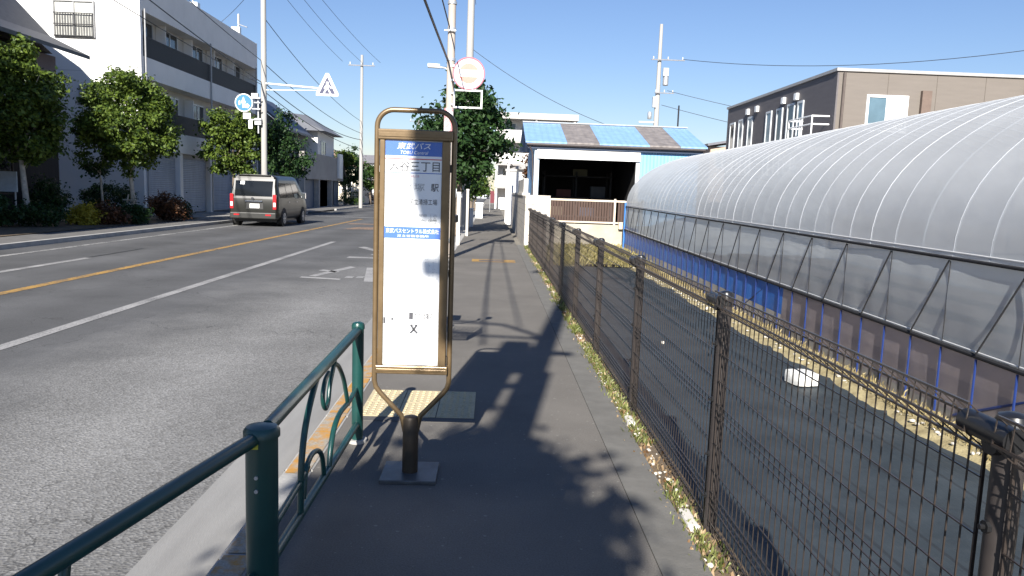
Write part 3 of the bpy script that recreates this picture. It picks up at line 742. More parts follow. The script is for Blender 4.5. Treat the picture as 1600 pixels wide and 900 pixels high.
b = MB(); b.tube([(S0-.3,FY-.2,3.18),(S1+.15,FY-.2,3.18)], .055, 10); b.tube([(S0-.22,FY-.18,3.15),(S0-.1,FY-.06,2.9),(S0-.06,FY-.05,2.3),(S0-.06,FY-.05,.2)], .03, 8); b.build('rain_gutter', mat('gutter_dark', (.06,.05,.05), .5), sh, smooth=True)
RX = [(S0-.35,2.45,blue_r),(2.45,3.55,grey_r),(3.55,5.25,blue_r),(5.25,6.3,grey_r),(6.3,S1+.22,blue_r)]
rz0, rz1, ry1 = 3.22, 4.12, 28.9
for a, c, mm in RX:
    b = MB(); b.prism([(FY-.25,rz0),(ry1,rz1),(ry1,rz1+.05),(FY-.25,rz0+.05)], 'x', a, c-.004); b.prism([(ry1,rz1),(BY+.3,rz0),(BY+.3,rz0+.05),(ry1,rz1+.05)], 'x', a, c-.004); b.build('roof_panel', mm, sh)
MB().box(S0-.36, S1+.26, ry1-.1, ry1+.1, rz1+.045, rz1+.09).build('ridge_cap', mat('ridge_grey', (.3,.33,.36), .5), sh)
b = MB(); b.prism([(FY+.1,EZ),(BY-.1,EZ),(ry1,rz1-.02)], 'x', S0+.02, S0+.08); b.prism([(FY+.1,EZ),(BY-.1,EZ),(ry1,rz1-.02)], 'x', S1-.08, S1-.02); b.build('gable', blue_w, sh)
b = MB(); b.tube([(6.9,ry1,4.15),(6.9,ry1,5.0)], .03, 8); b.build('roof_mast', dark_pipe, sh)
# content of the shed
dk = mat('rack_iron', (.03,.028,.027), .8, .3, 4)  # near-black rack colour carries on the painted shade inside
ra = thing('storage_rack', (3.1, 29, .1), 'dark storage rack standing inside the open blue shed', 'rack')
b = MB()
for xr in (1.9,3.1,4.4):
    for yr in (28.6,29.6): b.box(xr, xr+.06, yr, yr+.06, .1, 2.4)
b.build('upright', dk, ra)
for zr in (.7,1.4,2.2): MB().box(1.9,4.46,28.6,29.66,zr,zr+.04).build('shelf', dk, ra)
random.seed(9)
for i, (xa, za) in enumerate(((2.1,.745),(3.3,.745),(2.4,1.445),(3.7,1.445),(3.0,2.245))):
    tag(MB().box(xa, xa+.55, 28.75, 29.3, za, za+random.uniform(.25,.45)).build('crate', mat('crate_%d' % i, [(.12,.1,.07),(.05,.07,.12),(.14,.05,.04),(.08,.08,.08),(.1,.09,.05)][i], .8), bevel=.01),
        ['brown crate on the left of the bottom shelf in the shed','navy crate on the right of the bottom shelf in the shed','dark red crate on the left of the middle shelf in the shed','grey crate on the right of the middle shelf in the shed','khaki crate alone on the top shelf in the shed'][i], 'crate', 'crates on the shed rack')
# retaining block and railing in front of the shed
rw = tag(MB().box(1.75, 5.0, 23.9, 24.15, -.15, .62).build('retaining_wall', mat('beige_concrete', (.40,.36,.29), .85, .16, 2, bump=.3), bevel=.01), 'low beige concrete retaining wall under the brown slatted gate', 'wall')
gt = thing('slatted_gate', (3.2, 24.0, .62), 'brown slatted gate in a cream frame standing on the beige concrete wall', 'gate')
cream = mat('cream_frame', (.58,.50,.40), .5, .08, 5); slat = mat('brown_slat', (.06,.033,.024), .7, .2, 8, stretch=(4,1,.4))
b = MB(); b.box(1.78,4.2,23.97,24.03,1.34,1.40); b.box(1.78,4.2,23.97,24.03,.66,.71); b.box(1.78,1.84,23.965,24.035,.62,1.40)
b.build('frame', cream, gt)
for xa in (3.85, 4.72): MB().box(xa, xa+.06, 23.96, 24.04, .62, 1.44).build('post', cream, gt)
b = MB(); b.box(4.2,4.85,23.98,24.02,1.34,1.39); b.box(4.2,4.85,23.98,24.02,.66,.70); b.build('side_frame', cream, gt)
b = MB(); x = 1.86
while x < 4.7:
    if not 3.83 < x < 3.92: b.box(x, x+.07, 23.99, 24.01, .71, 1.34)
    x += .085
b.build('slats', slat, gt)
tag(MB().box(4.0,4.4,23.75,23.89,.5,.72).build('cream_box', mat('cream_box', (.66,.58,.42), .6), bevel=.015), 'small cream box on the retaining wall below the slatted gate', 'box')
# pale block wall
bw = thing('block_wall', (1.3, 23, 0), 'pale stacked block wall at the end of the mesh fence', 'wall')
def block_mat(name, c, bw_=.4, bh=.2):
    m_, t, b, P = blank(name, .85)
    br = t.nodes.new('ShaderNodeTexBrick'); br.inputs['Scale'].default_value = 1; br.inputs['Brick Width'].default_value = bw_; br.inputs['Row Height'].default_value = bh
    br.inputs['Mortar Size'].default_value = .008; br.inputs['Color1'].default_value = (*c,1); br.inputs['Color2'].default_value = (*[x*.86 for x in c],1); br.inputs['Mortar'].default_value = (*[x*.6 for x in c],1)
    sx = t.nodes.new('ShaderNodeSeparateXYZ'); t.links.new(P, sx.inputs[0]); cb = t.nodes.new('ShaderNodeCombineXYZ')
    t.links.new(M_(t,'ADD',sx.outputs[0],sx.outputs[1]), cb.inputs[0]); t.links.new(sx.outputs[2], cb.inputs[1]); t.links.new(cb.outputs[0], br.inputs['Vector'])
    n = ramp(t, tn(t, 3, 5, P), (.3, g3(.8)), (.7, g3(1.1)))
    mm = t.nodes.new('ShaderNodeMix'); mm.data_type='RGBA'; mm.blend_type='MULTIPLY'; mm.inputs[0].default_value = 1
    t.links.new(br.outputs[0], mm.inputs[6]); t.links.new(n, mm.inputs[7]); t.links.new(mm.outputs[2], b.inputs['Base Color']); return m_
blk = block_mat('pale_blocks', (.62,.57,.50))
MB().box(.98, 1.72, 22.6, 22.78, -.15, 1.48).build('end_face', blk, bw)
MB().box(.98, 1.16, 22.78, 38, -.15, 1.46).build('side_face', blk, bw)
MB().box(.95, 1.2, 24.6, 37.9, 1.46, 1.54).build('coping', conc_w, bw)
MB().box(1.0, 1.14, 24.7, 30, 1.54, 2.0).build('upper_wall', conc_w, bw)
gp = thing('gate_pillar', (.9, 39, 0), 'white gate pillar with dark lantern cap beyond the block wall', 'pillar')
MB().box(.65,1.15,38.8,39.3,-.1,2.6).build('shaft', white, gp, bevel=.01); MB().box(.6,1.2,38.75,39.35,2.6,2.72).build('cap', conc, gp, bevel=.01)

# ------------------------------------------------------------------ apartment far, brown building
af = thing('apartment_block', (3.4, 72, 0), 'white four storey apartment block with long balconies behind the blue shed', 'apartment building')
wm = mat('white_render', (.72,.70,.67), .8, .06, .6, stretch=(1,1,.3)); band = mat('balcony_grey', (.66,.63,.6), .8, .06, 1)
MB().box(.45, 7.2, 71.5, 82, -.1, 8.2).build('wall', wm, af)
MB().box(.0, 7.6, 69.9, 82.3, 8.2, 8.75).build('roof_slab', mat('roof_slab', (.42,.40,.38), .8), af)
for zf in (1.9, 4.0, 6.05):
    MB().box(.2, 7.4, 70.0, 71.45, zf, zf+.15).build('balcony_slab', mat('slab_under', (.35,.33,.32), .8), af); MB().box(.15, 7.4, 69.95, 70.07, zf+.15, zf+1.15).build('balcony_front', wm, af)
    for xa in (.8,2.6,4.4,6.0): window(af, 'y', 71.5, xa, xa+1.2, zf+.3, zf+1.9, white, glass_d, .07, 1, .04, -1)
for xa in (.2, 3.7, 7.2): MB().box(xa, xa+.15, 70.08, 71.45, 0, 8.19).build('divider', wm, af)
bb = thing('brown_building', (20, 34, 0), 'brown two storey building with charcoal side wall behind the greenhouse', 'building')
brown = mat('brown_siding', (.155,.135,.118), .75, .05, 1.2, stretch=(1,1,8), bump=.15); char = mat('charcoal_siding', (.115,.105,.11), .7, .08, 1.5, stretch=(1,1,6))
MB().box(12.52, 44, 28.05, 41, -.1, 6.35).build('wall', brown, bb)
MB().box(12.46, 12.52, 28.05, 41, -.1, 6.35).build('side_cladding', char, bb)
MB().box(12.4, 44.1, 27.98, 41.1, 6.35, 6.46).build('roof_edge', mat('roof_trim', (.35,.34,.33), .5), bb)
for (a, c, z0, z1) in ((39.6,40.4,4.0,5.55),(38.3,39.0,4.0,5.6),(36.9,37.6,4.0,5.6),(34.4,35.1,3.9,5.6),(33.1,33.8,3.9,5.6),(31.8,32.6,3.9,5.65),(30.9,31.5,3.9,5.65)):
    window(bb, 'x', 12.46, a, c, z0-1.2, z1, mat('alu_frame', (.55,.58,.6), .4), glass_d if int(a)%2 else glass_b, .09, 0, .05, -1)
for ya in (37.6, 36.3, 33.0, 31.6): MB().box(12.32, 12.455, ya-.14, ya+.14, 5.72, 6.0).build('vent_hood', white, bb, bevel=.02)
window(bb, 'y', 28.05, 13.6, 15.15, 4.2, 5.55, white, glass_b, .09, 1, .06, -1)
MB().box(14.42,15.03,28.0,28.03,4.3,5.45).build('window_blind', mat('white_blind', (.8,.8,.78), .6), bb)
for xa in (12.7, 19.5):
    b = MB(); b.tube([(xa,27.98,0),(xa,27.98,6.3)], .05, 8); b.build('downpipe', mat('pipe_brown', (.10,.08,.07), .5), bb)
for k_ in range(1, 9): MB().box(12.53+k_*1.82, 12.545+k_*1.82, 28.042, 28.05, 0, 6.34).build('panel_joint', mat('joint_brown', (.1,.085,.07), .8), bb)
b = MB(); b.box(15.6,15.95,27.9,28.04,4.5,5.75); b.build('vent_duct', mat('duct_brown', (.14,.1,.08), .6), bb)
b = MB()
for zb in (4.75, 4.45): b.tube([(12.3,30.5,zb),(11.75,30.5,zb),(11.75,28.3,zb),(12.4,28.3,zb)], .03, 8)
for yb in (28.3,29.4,30.5): b.tube([(11.75,yb,3.6),(11.75,yb,4.75)], .03, 8)
b.build('balcony_rail', white, bb)
MB().box(11.65,12.45,28.2,30.6,3.5,3.6).build('balcony_floor', conc, bb)
sb = thing('low_house', (16, 52, 0), 'small house with sloping dark roof between the shed and brown building', 'house')
MB().box(14.2,20,50,58,-.1,5.0).build('wall', mat('tan_wall', (.42,.33,.26), .8), sb)
b = MB(); b.prism([(13.9,5.0),(20.3,6.2),(20.3,6.35),(13.9,5.15)], 'y', 49.6, 58.4); b.build('roof', mat('slate_roof', (.14,.14,.16), .6), sb)
window(sb, 'y', 50, 14.5, 15.5, 3.6, 4.7, white, glass_b, .08, 1, .05, -1)

# ------------------------------------------------------------------ white flats on the left
ap = thing('white_flats', (-21, 41, 0), 'white three storey flats with balconies along the far side of the road', 'apartment building')
wf = mat('white_wall', (.76,.75,.73), .8, .03, .7); wf2 = mat('grey_white_band', (.78,.76,.73), .8, .06, 1)
XF = -15.0; Y0, Y1 = 33.2, 49.1
MB().box(-28, XF, Y0, Y0+.2, -.1, 10.2).build('end_wall', wf, ap)
MB().box(-28, XF, Y1-.2, Y1, -.1, 10.2).build('far_end_wall', wf2, ap)
MB().box(-28, XF-.75, Y0+.2, Y1-.2, 3.75, 8.6).build('inner_wall', mat('recess_wall', (.55,.52,.47), .8, .08, 1), ap)
MB().box(-28, XF, Y0+.2, Y1-.2, 8.6, 10.18).build('parapet', wf2, ap)
for z0 in (2.85, 5.85): MB().box(XF-.75, XF, Y0+.2, Y1-.2, z0, z0+.9).build('balcony_band', wf2, ap)
rm = mat('railing_dark', (.01,.01,.013), .6)
for z0 in (3.75, 6.75):
    b = MB(); b.box(XF-.07, XF-.02, Y0+.2, Y1-.2, z0+.82, z0+.87); y = Y0+.25
    while y < Y1-.3: b.box(XF-.055, XF-.035, y, y+.05, z0, z0+.82); y += .065
    b.build('balcony_railing', rm, ap)
    for i, ya in enumerate((34.3, 37.0, 40.3, 43.2, 46.3)):
        window(ap, 'x', XF-.75, ya, ya+1.7, z0+.05, z0+1.8, steel, glass_d, .07, 1, .06, 1)
    for ya in (36.4, 39.5, 42.6, 45.7): MB().box(XF-.74, XF-.3, ya, ya+.06, z0, z0+1.84).build('balcony_screen', wf2, ap)
MB().box(-28, XF-.35, Y0+.2, Y1-.2, -.1, 2.84).build('ground_floor_wall', mat('ground_wall', (.36,.36,.37), .8), ap)
shut = metal_ribbed('roller_shutter', (.34,.37,.42), 2, .09, .5, .5)
for i, ya in enumerate((33.9, 37.8, 41.7, 45.6)):
    MB().box(XF-.34, XF-.28, ya, ya+3.2, 0, 2.6).build('garage_shutter', shut, ap)
    MB().box(XF-.36, XF-.06, ya+3.25, ya+3.6, -.1, 2.84).build('pillar', wf2, ap)
window(ap, 'y', Y0, -18.55, -16.85, 7.35, 8.85, mat('grille_grey', (.3,.3,.3), .5), mat('curtain_glass', (.5,.5,.47), .3, .15, 3), .06, 1, .10, -1)
b = MB(); x = -18.45
while x < -16.9: b.box(x, x+.025, Y0-.15, Y0-.125, 7.38, 8.3); x += .11
for zb in (7.38, 7.85, 8.3): b.box(-18.5,-16.88,Y0-.155,Y0-.12,zb,zb+.035)
b.build('window_grille', rm, ap)
MB().box(-17.6,-16.1,Y0-.08,Y0-.004,4.6,5.4).build('lower_vent', mat('vent_grey', (.38,.38,.38), .7), ap)
b = MB(); b.tube([(-15.6,47.5,10.2),(-15.6,47.5,11.6)], .07, 8); b.box(-15.95,-15.45,47.2,47.5,10.45,10.8); b.tube([(-15.6,47.4,11.0),(-15.0,47.2,10.8)], .03, 6); b.build('roof_antenna', steel, ap)
b = MB(); b.tube([(-15.8,41,10.2),(-15.8,41,10.9)], .04, 8); b.box(-16.1,-15.5,40.8,41.2,10.3,10.7); b.build('roof_unit', steel, ap)
random.seed(3)
for i in range(4):      # laundry and cooler units on the balconies
    ya = (35.0, 38.3, 41.4, 44.0)[i]
    MB().box(XF-.7, XF-.35, ya, ya+.7, 6.76, 7.3).build('air_conditioner', wf2, ap, bevel=.02)

for ya in (Y0+.32, 41.1, Y1-.35):
    b = MB(); b.tube([(XF+.05,ya,0),(XF+.05,ya,8.7)], .04, 8); b.build('downpipe', mat('pipe_grey', (.4,.4,.4), .5), ap)
b = MB()
for zb in (3.0, 6.0, 9.0): b.box(-28, XF-.002, Y0-.004, Y0, zb, zb+.02)
b.build('joint', mat('joint_grey', (.5,.5,.48), .8), ap)
# old house on the far left
oh = thing('old_house', (-20, 24, 0), 'old dark timber house with overhanging tiled roof at the far left', 'house')
dwall = mat('dark_timber', (.02,.016,.018), .8, .3, 2, stretch=(8,8,.5)); pwall = mat('mauve_wall', (.17,.13,.15), .8, .1, 2); tile = mat('dark_tiles', (.05,.052,.06), .55, .3, 8)
MB().box(-27, -15.9, 20.2, 28.4, -.1, 5.8).build('wall', dwall, oh)
MB().box(-15.9, -15.86, 27.2, 28.38, 3.0, 5.8).build('corner_panel', pwall, oh)
b = MB(); b.prism([(-14.9,5.95),(-16.3,6.6),(-18.2,8.6),(-20.5,10.2),(-28,10.2),(-28,10.0),(-20.5,9.98),(-18.0,8.3),(-16.2,6.35),(-14.9,5.82)], 'y', 19.6, 28.9); b.build('roof', tile, oh)

b = MB(); b.prism([(-15.95,5.9),(-28,5.9),(-28,9.9),(-20.6,9.9),(-18.1,8.2),(-16.4,6.3)], 'y', 20.22, 28.38); b.build('gable_wall', dwall, oh)
MB().box(-15.89, -15.0, 21, 26.6, 2.7, 2.82).build('porch_roof', tile, oh)
for ya, za, zb in ((21.2,.9,2.4),(24.2,.9,2.4),(22.4,3.7,5.0),(25.3,3.7,5.0)):
    window(oh, 'x', -15.9, ya, ya+1.5, za, zb, mat('wood_frame', (.06,.045,.04), .6), glass_d, .07, 1, .05, 1)
nb = thing('unseen_shade_house', (-20, 11, 0), 'unseen plain grey house added to shade the left garden', 'house')  # house added out of view so its shadow darkens the lower left garden
MB().box(-27,-14.6,6,15.5,-.1,8.6).build('wall', mat('shade_house_wall', (.3,.29,.28), .8), nb)
b = MB(); b.prism([(-27.4,8.6),(-14.2,8.6),(-20.8,10.4)], 'y', 5.6, 15.9); b.build('roof', tile, nb)
window(nb, 'x', -14.6, 8, 9.6, 4.6, 6, white, glass_d, .07, 1, .05, 1); window(nb, 'x', -14.6, 12, 13.6, 4.6, 6, white, glass_d, .07, 1, .05, 1)

# houses beyond the flats
h1 = thing('gabled_house', (-16, 54, 0), 'dark gabled house just past the white flats', 'house')
MB().box(-19,-13.9,51.2,57,-.1,5.3).build('wall', mat('grey_green_wall', (.17,.18,.17), .8), h1)
b = MB(); b.prism([(-19.4,5.1),(-16.4,7.3),(-13.4,5.0),(-13.4,5.15),(-16.4,7.5),(-19.4,5.25)], 'y', 50.7, 57.4); b.build('roof', mat('navy_tiles', (.06,.07,.10), .5), h1)
MB().prism([(-18.9,5.3),(-14.0,5.3),(-16.4,7.2)], 'y', 51.3, 51.5).build('gable', mat('grey_green_wall', (.17,.18,.17)), h1)
window(h1, 'y', 51.2, -16.2, -15.0, 3.4, 4.6, white, glass_d, .07, 1, .05, -1)
h2 = thing('white_house', (-14, 61, 0), 'white plastered house with grey hipped roof past the gabled house', 'house')
MB().box(-18,-13.3,58.2,64,-.1,5.7).build('wall', wf, h2)
V = [(-18.6,57.4,5.6),(-12.6,57.4,5.6),(-12.6,64.6,5.6),(-18.6,64.6,5.6),(-16.4,60.0,7.1),(-15.0,61.8,7.1)]
MB().add(V, [(0,1,4),(1,5,4),(1,2,5),(2,3,5),(3,4,5),(3,0,4),(0,3,2,1)]).build('roof', mat('slate_grey', (.15,.155,.17), .6), h2)
window(h2, 'y', 58.2, -15.2, -14.2, 3.9, 5.0, steel, glass_b, .07, 1, .05, -1); window(h2, 'x', -13.3, 59.2, 60.8, 3.9, 5.0, steel, glass_d, .07, 1, .05, 1)
MB().box(-15.2,-13.0,56.9,58.1,2.9,3.7).build('balcony', wf, h2)
h3 = thing('grey_garage', (-13, 60, 0), 'grey box garage with open dark bay and white upright sign', 'garage')
MB().box(-15.5,-12.9,52.5,66,2.0,3.85).build('upper_wall', mat('grey_concrete_wall', (.33,.31,.29), .8, .12, 1), h3)
MB().box(-15.5,-13.3,52.5,66,-.1,2.0).build('lower_wall', mat('blue_grey_shutter', (.10,.13,.18), .6), h3)
for ya in (52.5, 57, 61.5): MB().box(-13.29,-12.92,ya,ya+.3,-.1,2.0).build('pillar', conc, h3)
MB().box(-12.88,-12.7,63.4,64.8,2.2,4.2).build('side_sign', white, h3)
h4 = thing('flat_roofed_house', (-13, 92, 0), 'distant pale house with flat dark roof along the far side of the road', 'house')
MB().box(-20,-12.4,90,100,-.1,4.4).build('wall', wm, h4); MB().box(-20.4,-12,89.6,100.4,4.4,5.3).build('roof', mat('flat_roof', (.12,.12,.14), .7), h4)
for xa in (-18.5,-16,-14): window(h4, 'y', 90, xa, xa+1.2, 1.2, 2.6, steel, glass_d, .07, 1, .05, -1)
h5 = thing('cream_house', (-13, 76, 0), 'cream house half hidden behind the far roadside trees', 'house')
MB().box(-17.5,-12.9,74,82,-.1,3.6).build('wall', mat('cream_wall', (.62,.56,.45), .8), h5)
b = MB(); b.prism([(-17.9,3.5),(-15.2,5.0),(-12.4,3.5)], 'y', 73.5, 82.5); b.build('roof', mat('brown_tiles', (.18,.12,.09), .7), h5)
for xa in (-16.6,-14.6): window(h5, 'y', 74, xa, xa+1.0, 1.1, 2.3, white, glass_d, .07, 1, .05, -1)
h6 = thing('tower_block', (-1, 190, 0), 'distant pale block closing the view down the road', 'building')
MB().box(-9, -1.5, 185, 200, -.1, 9).build('wall', mat('far_grey', (.5,.52,.55), .8), h6); MB().box(-9.3,-1.2,184.7,200.3,9,9.5).build('roof', conc, h6)
for zf in (1.5,4,6.5):
    for xa in (-8,-6,-4): window(h6, 'y', 185, xa, xa+1.2, zf, zf+1.4, steel, glass_d, .1, 0, .06, -1)
h7 = thing('shop_house', (4, 110, 0), 'distant white shop house on the right of the pavement end', 'house')
MB().box(.9, 7, 105, 120, -.1, 6).build('wall', wm, h7); MB().box(.6,7.3,104.7,120.3,6,6.4).build('roof', conc, h7)
for xa in (1.4,3.4): window(h7, 'y', 105, xa, xa+1.3, 3.5, 5.0, steel, glass_d, .09, 1, .06, -1)
h8 = thing('corner_house', (3, 50, 0), 'white house with green shutters past the block wall', 'house')
MB().box(1.3, 6, 48, 58, -.1, 3.0).build('wall', wf, h8); b = MB(); b.prism([(1.0,3.0),(6.3,3.0),(3.6,4.0)], 'y', 47.7, 58.3); b.build('roof', mat('grey_roof', (.3,.29,.28), .7), h8)
window(h8, 'x', 1.3, 49.5, 51.5, .6, 2.2, mat('green_shutter', (.12,.2,.18), .6), glass_d, .1, 1, .05, -1)

# ------------------------------------------------------------------ poles and cables
arm_m = mat('weathered_steel', (.2,.2,.21), .6, .2, 6)
def pole(name, x, y, h, r0, r1, m_, label, arms=(), cans=(), group=None):
    p = thing(name, (x, y, 0), label, 'utility pole', group)
    b = MB(); b.tube([(x,y,-.1),(x,y,h)], [r0,r1], 20); b.build('shaft', m_, p, smooth=True)
    for (z, x0, x1, dy) in arms:
        a = MB(); a.box(x+x0, x+x1, y-r0-.05+dy, y-r0+.03+dy, z-.035, z+.035); ar = a.build('crossarm', arm_m, p)
        for k_ in range(3):
            xi = x+x0+(x1-x0)*(k_+.15)/2.3; c = MB(); c.tube([(xi,y-r0-.01+dy,z+.04),(xi,y-r0-.01+dy,z+.10),(xi,y-r0-.01+dy,z+.14),(xi,y-r0-.01+dy,z+.24)], [.02,.055,.035,.045], 10); c.build('insulator', ceram, ar)
    for (z, dx, r, hh) in cans:
        c = MB(); c.tube([(x+dx,y-.05,z),(x+dx,y-.05,z+.05),(x+dx,y-.05,z+hh),(x+dx,y-.05,z+hh+.08)], [r*.8,r,r,r*.6], 16); c.build('transformer', steel, p, smooth=True)
    return p
# pole behind the viewpoint on the kerb: throws its shadow over the pavement
pb = pole('utility_pole', -.92, -2.25, 11.0, .125, .10, pole_c, 'tall concrete utility pole on the kerb nearest the viewpoint, with lamp bracket and boxes', [(9.8,-.9,.9,0)], [], 'utility poles along the road')
b = MB(); b.box(-1.34,-1.06,-2.42,-2.1,4.98,5.62); b.build('switch_box', steel, pb)
b = MB(); b.box(-1.2,-1.1,-2.35,-2.2,4.3,4.9); b.build('cable_box', dark_pipe, pb)
b = MB(); b.box(-1.3,-.9,-2.3,-2.2,4.62,4.68); b.box(-.9,-.62,-2.28,-2.2,5.35,5.42); b.tube([(-.78,-2.2,.1),(-.78,-2.2,4.9)], .03, 8); b.build('bracket', steel, pb)
b = MB(); b.tube([(-.92,-2.25,5.8),(-1.7,-2.25,5.85),(-2.3,-2.25,6.1)], .03, 8); b.tube([(-.92,-2.25,5.55),(-1.1,-2.25,5.95),(-1.5,-2.25,6.25),(-2.3,-2.25,6.38)], .035, 8); b.box(-2.9,-2.3,-2.37,-2.13,6.32,6.44); b.build('lamp_bracket', steel, pb)
# steel pole behind the bus stop
sp = thing('steel_pole', (-1.0, 17, 0), 'slim tan steel pole directly behind the bus stop stand', 'pole')
b = MB(); b.tube([(-1.0,17,-.1),(-1.0,17,8.5)], [.095,.075], 20); b.build('shaft', pole_b, sp, smooth=True)
for z in (4.36, 5.0, 5.55): MB().tube([(-1.0,17,z-.03),(-1.0,17,z+.03)], .1, 16).build('band', steel, sp)
MB().box(-1.15,-.9,16.86,16.9,4.94,4.965).build('cable_bracket', steel, sp)
b = MB(); b.tube([(-1.0,17,4.1),(-1.12,17,4.18),(-1.3,17,4.2)], .02, 8); b.build('lamp_arm', steel, sp)
b = MB(); b.tube([(-1.24,17,4.21),(-1.5,17,4.22)], .05, 12); b.build('lamp_head', white, sp, smooth=True)
ad = tag(MB().tube([(-1.02,17,2.75),(-1.02,17,3.32)], .105, 24, False).build('pole_banner', worn('red_white_wrap', (.72,.3,.3), (.75,.74,.72), .47, .50, 2.5), smooth=True), 'faded red and white advertising wrap around the slim tan steel pole', 'pole wrap')
rs = thing('round_sign', (-.62, 16.9, 3.4), 'round red and white sign with white ring on the tan steel pole', 'sign')
rc = (-.60, 16.86, 4.06)
MB().disc((rc[0], rc[1]+.01, rc[2]), .345, 'y', .03, 40).build('plate', mat('pale_pink', (.6,.52,.55), .5), rs)
MB().ring(rc, .325, .352, 'y', .012).build('outer_ring', mat('faded_red_ring', (.4,.09,.13), .5), rs)
MB().ring((rc[0],rc[1]-.001,rc[2]), .215, .262, 'y', .012).build('white_ring', white, rs)
MB().disc((rc[0], rc[1]+.002, rc[2]), .214, 'y', .008, 36).build('red_disc', mat('faded_red', (.6,.22,.17), .5), rs)
MB().box(rc[0]-.2, rc[0]+.2, rc[1]-.004, rc[1]+.001, rc[2]-.07, rc[2]+.075).build('white_band', white, rs)
text_mb('通学路', rc[0]-.15, rc[0]+.15, rc[2]-.04, rc[2]+.045, rc[1]-.006, mat('faded_pink_ink', (.6,.22,.15), .5), 'lettering', rs)
b = MB(); b.box(-1.0,-.3,16.9,16.93,4.2,4.24); b.box(-1.0,-.5,16.9,16.93,3.9,3.94); b.build('bracket', steel, rs)
fr = thing('sign_frame', (-.61, 16.9, 3.3), 'empty white rectangular frame hanging below the round sign', 'frame')
b = MB(); FX0, FX1, FZ0, FZ1 = -.925, -.29, 3.32, 3.72; t_ = .035
b.box(FX0,FX1,16.86,16.89,FZ1-t_,FZ1); b.box(FX0,FX1,16.86,16.89,FZ0,FZ0+t_); b.box(FX0,FX0+t_,16.86,16.89,FZ0+t_,FZ1-t_); b.box(FX1-t_,FX1,16.86,16.89,FZ0+t_,FZ1-t_)
b.build('frame_bars', white, fr)
b = MB(); b.box(-.98,-.925,16.87,16.89,3.38,3.41); b.box(-.98,-.925,16.87,16.89,3.62,3.65); b.tube([(-.45,16.88,3.7),(-.44,16.88,3.8)], .012, 6); b.build('hanger', steel, fr)
pole('utility_pole', -1.08, 31, 13.5, .17, .12, pole_c, 'pale concrete utility pole rising behind the round red sign', [(10.6,-.3,.8,0)], [], 'utility poles along the road')
pl_ = pole('utility_pole', -11.0, 37, 13.2, .145, .115, pole_c, 'concrete utility pole carrying the blue sign beside the dark van', [(12.3,-.9,.9,0),(11.4,-.9,.9,0)], [], 'utility poles along the road')
b = MB(); b.box(-11.5,-11.1,36.7,36.8,5.3,5.35); b.box(-11.35,-11.05,36.68,36.82,4.3,4.6); b.tube([(-11.2,36.78,3.9),(-11.2,36.78,5.6)], .04, 8); b.box(-11.5,-11.2,36.7,36.9,5.55,5.75); b.build('equipment', steel, pl_)
pole('utility_pole', -10.35, 60, 11.6, .15, .1, pole_c, 'distant concrete utility pole with crossarm above the far side of the road', [(10.8,-1.0,1.0,0)], [], 'utility poles along the road')
pr = pole('utility_pole', 12.6, 60, 14.8, .28, .12, pole_c, 'tall white utility pole behind the blue shed roof', [(12.1,-.7,1.9,0),(9.6,-.3,1.2,0)], [(10.2,.55,.22,.8),(7.6,-.55,.16,.5)], 'utility poles along the road')
b = MB(); b.box(12.9,13.3,59.7,60,10.9,11.5); b.box(12.2,12.45,59.7,60,8.5,9.3); b.box(11.2,12.4,59.8,59.9,7.3,7.42); b.build('equipment', steel, pr)
pole('utility_pole', 33.0, 46, 11.4, .2, .14, pole_c, 'utility pole end with insulators above the brown building at the right edge', [(11.0,-1.3,1.2,0),(10.2,-.8,.8,0)], [], 'utility poles along the road')
pole('utility_pole', -8.7, 88, 9.6, .17, .12, pole_c, 'farthest small utility pole seen inside the top handle of the stand', [(9.2,-1,1,0)], [], 'utility poles along the road')
def cable(a, c, r, label, sag=.35, group='overhead cables'):
    a, c = Vector(a), Vector(c); pts = [a.lerp(c, i/16) - Vector((0,0,4*sag*(i/16)*(1-i/16))) for i in range(17)]
    b = MB(); b.tube(pts, r, 6); return tag(b.build('overhead_cable', cable_m), label, 'cable', group)
cable((-1.55,-2.3,5.6), (-1.05,16.95,4.3), .022, 'thick black cable bundle coming down to the tan pole beside its lamp', .15)
cable((-1.3,-2.3,6.2), (-1.05,16.95,5.05), .014, 'black cable meeting the tan pole high above its lamp', .1)
cable((-.95,-2.3,9.8), (-.9,31,8.85), .010, 'thin wire running high to the concrete pole behind the round sign', .3)
cable((-1.08,31,7.2), (4.2,29,4.2), .009, 'thin service wire sloping from the pole to the blue shed roof', .25)
for i, (za, zb, sg, xa, lab) in enumerate(((12.5,11.05,.3,-.8,'leftmost of the three thin wires dropping to the distant crossarm'),(12.5,11.05,.35,0,'middle of the three thin wires dropping to the distant crossarm'),(12.5,11.05,.3,.8,'rightmost of the three thin wires dropping to the distant crossarm'))):
    cable((-11+xa,36.8,za), (-10.35+xa*1.8,59.8,zb), .012, lab, sg)
for i, (za, zb, sg, r, lab) in enumerate(((9.3,6.6,.5,.016,'highest cable of the lower set between the two left poles'),(7.2,5.7,.4,.018,'second cable of the lower set between the two left poles'),(6.3,5.2,.5,.022,'third cable of the lower set, just above the crossing sign arm'),(5.9,4.5,.4,.02,'lowest cable between the two left poles, below the crossing sign'))):
    cable((-11,37,za), (-10.35,60,zb), r, lab, sg)
for i, (ya, za, zb, r, lab) in enumerate(((14,10.0,7.3,.016,'upper wire crossing the top of the white end wall'),(12,9.0,6.3,.022,'thick middle wire crossing the barred window on the white end wall'),(12,7.6,6.2,.016,'lower wire crossing below the barred window of the white flats'))):
    cable((-11.4,ya,za), (-11.1,36.9,zb), r, lab, .25)
cable((14.4,59.8,12.2), (32.0,45.8,11.1), .02, 'wire from the tall white pole to the pole at the right edge', .7)
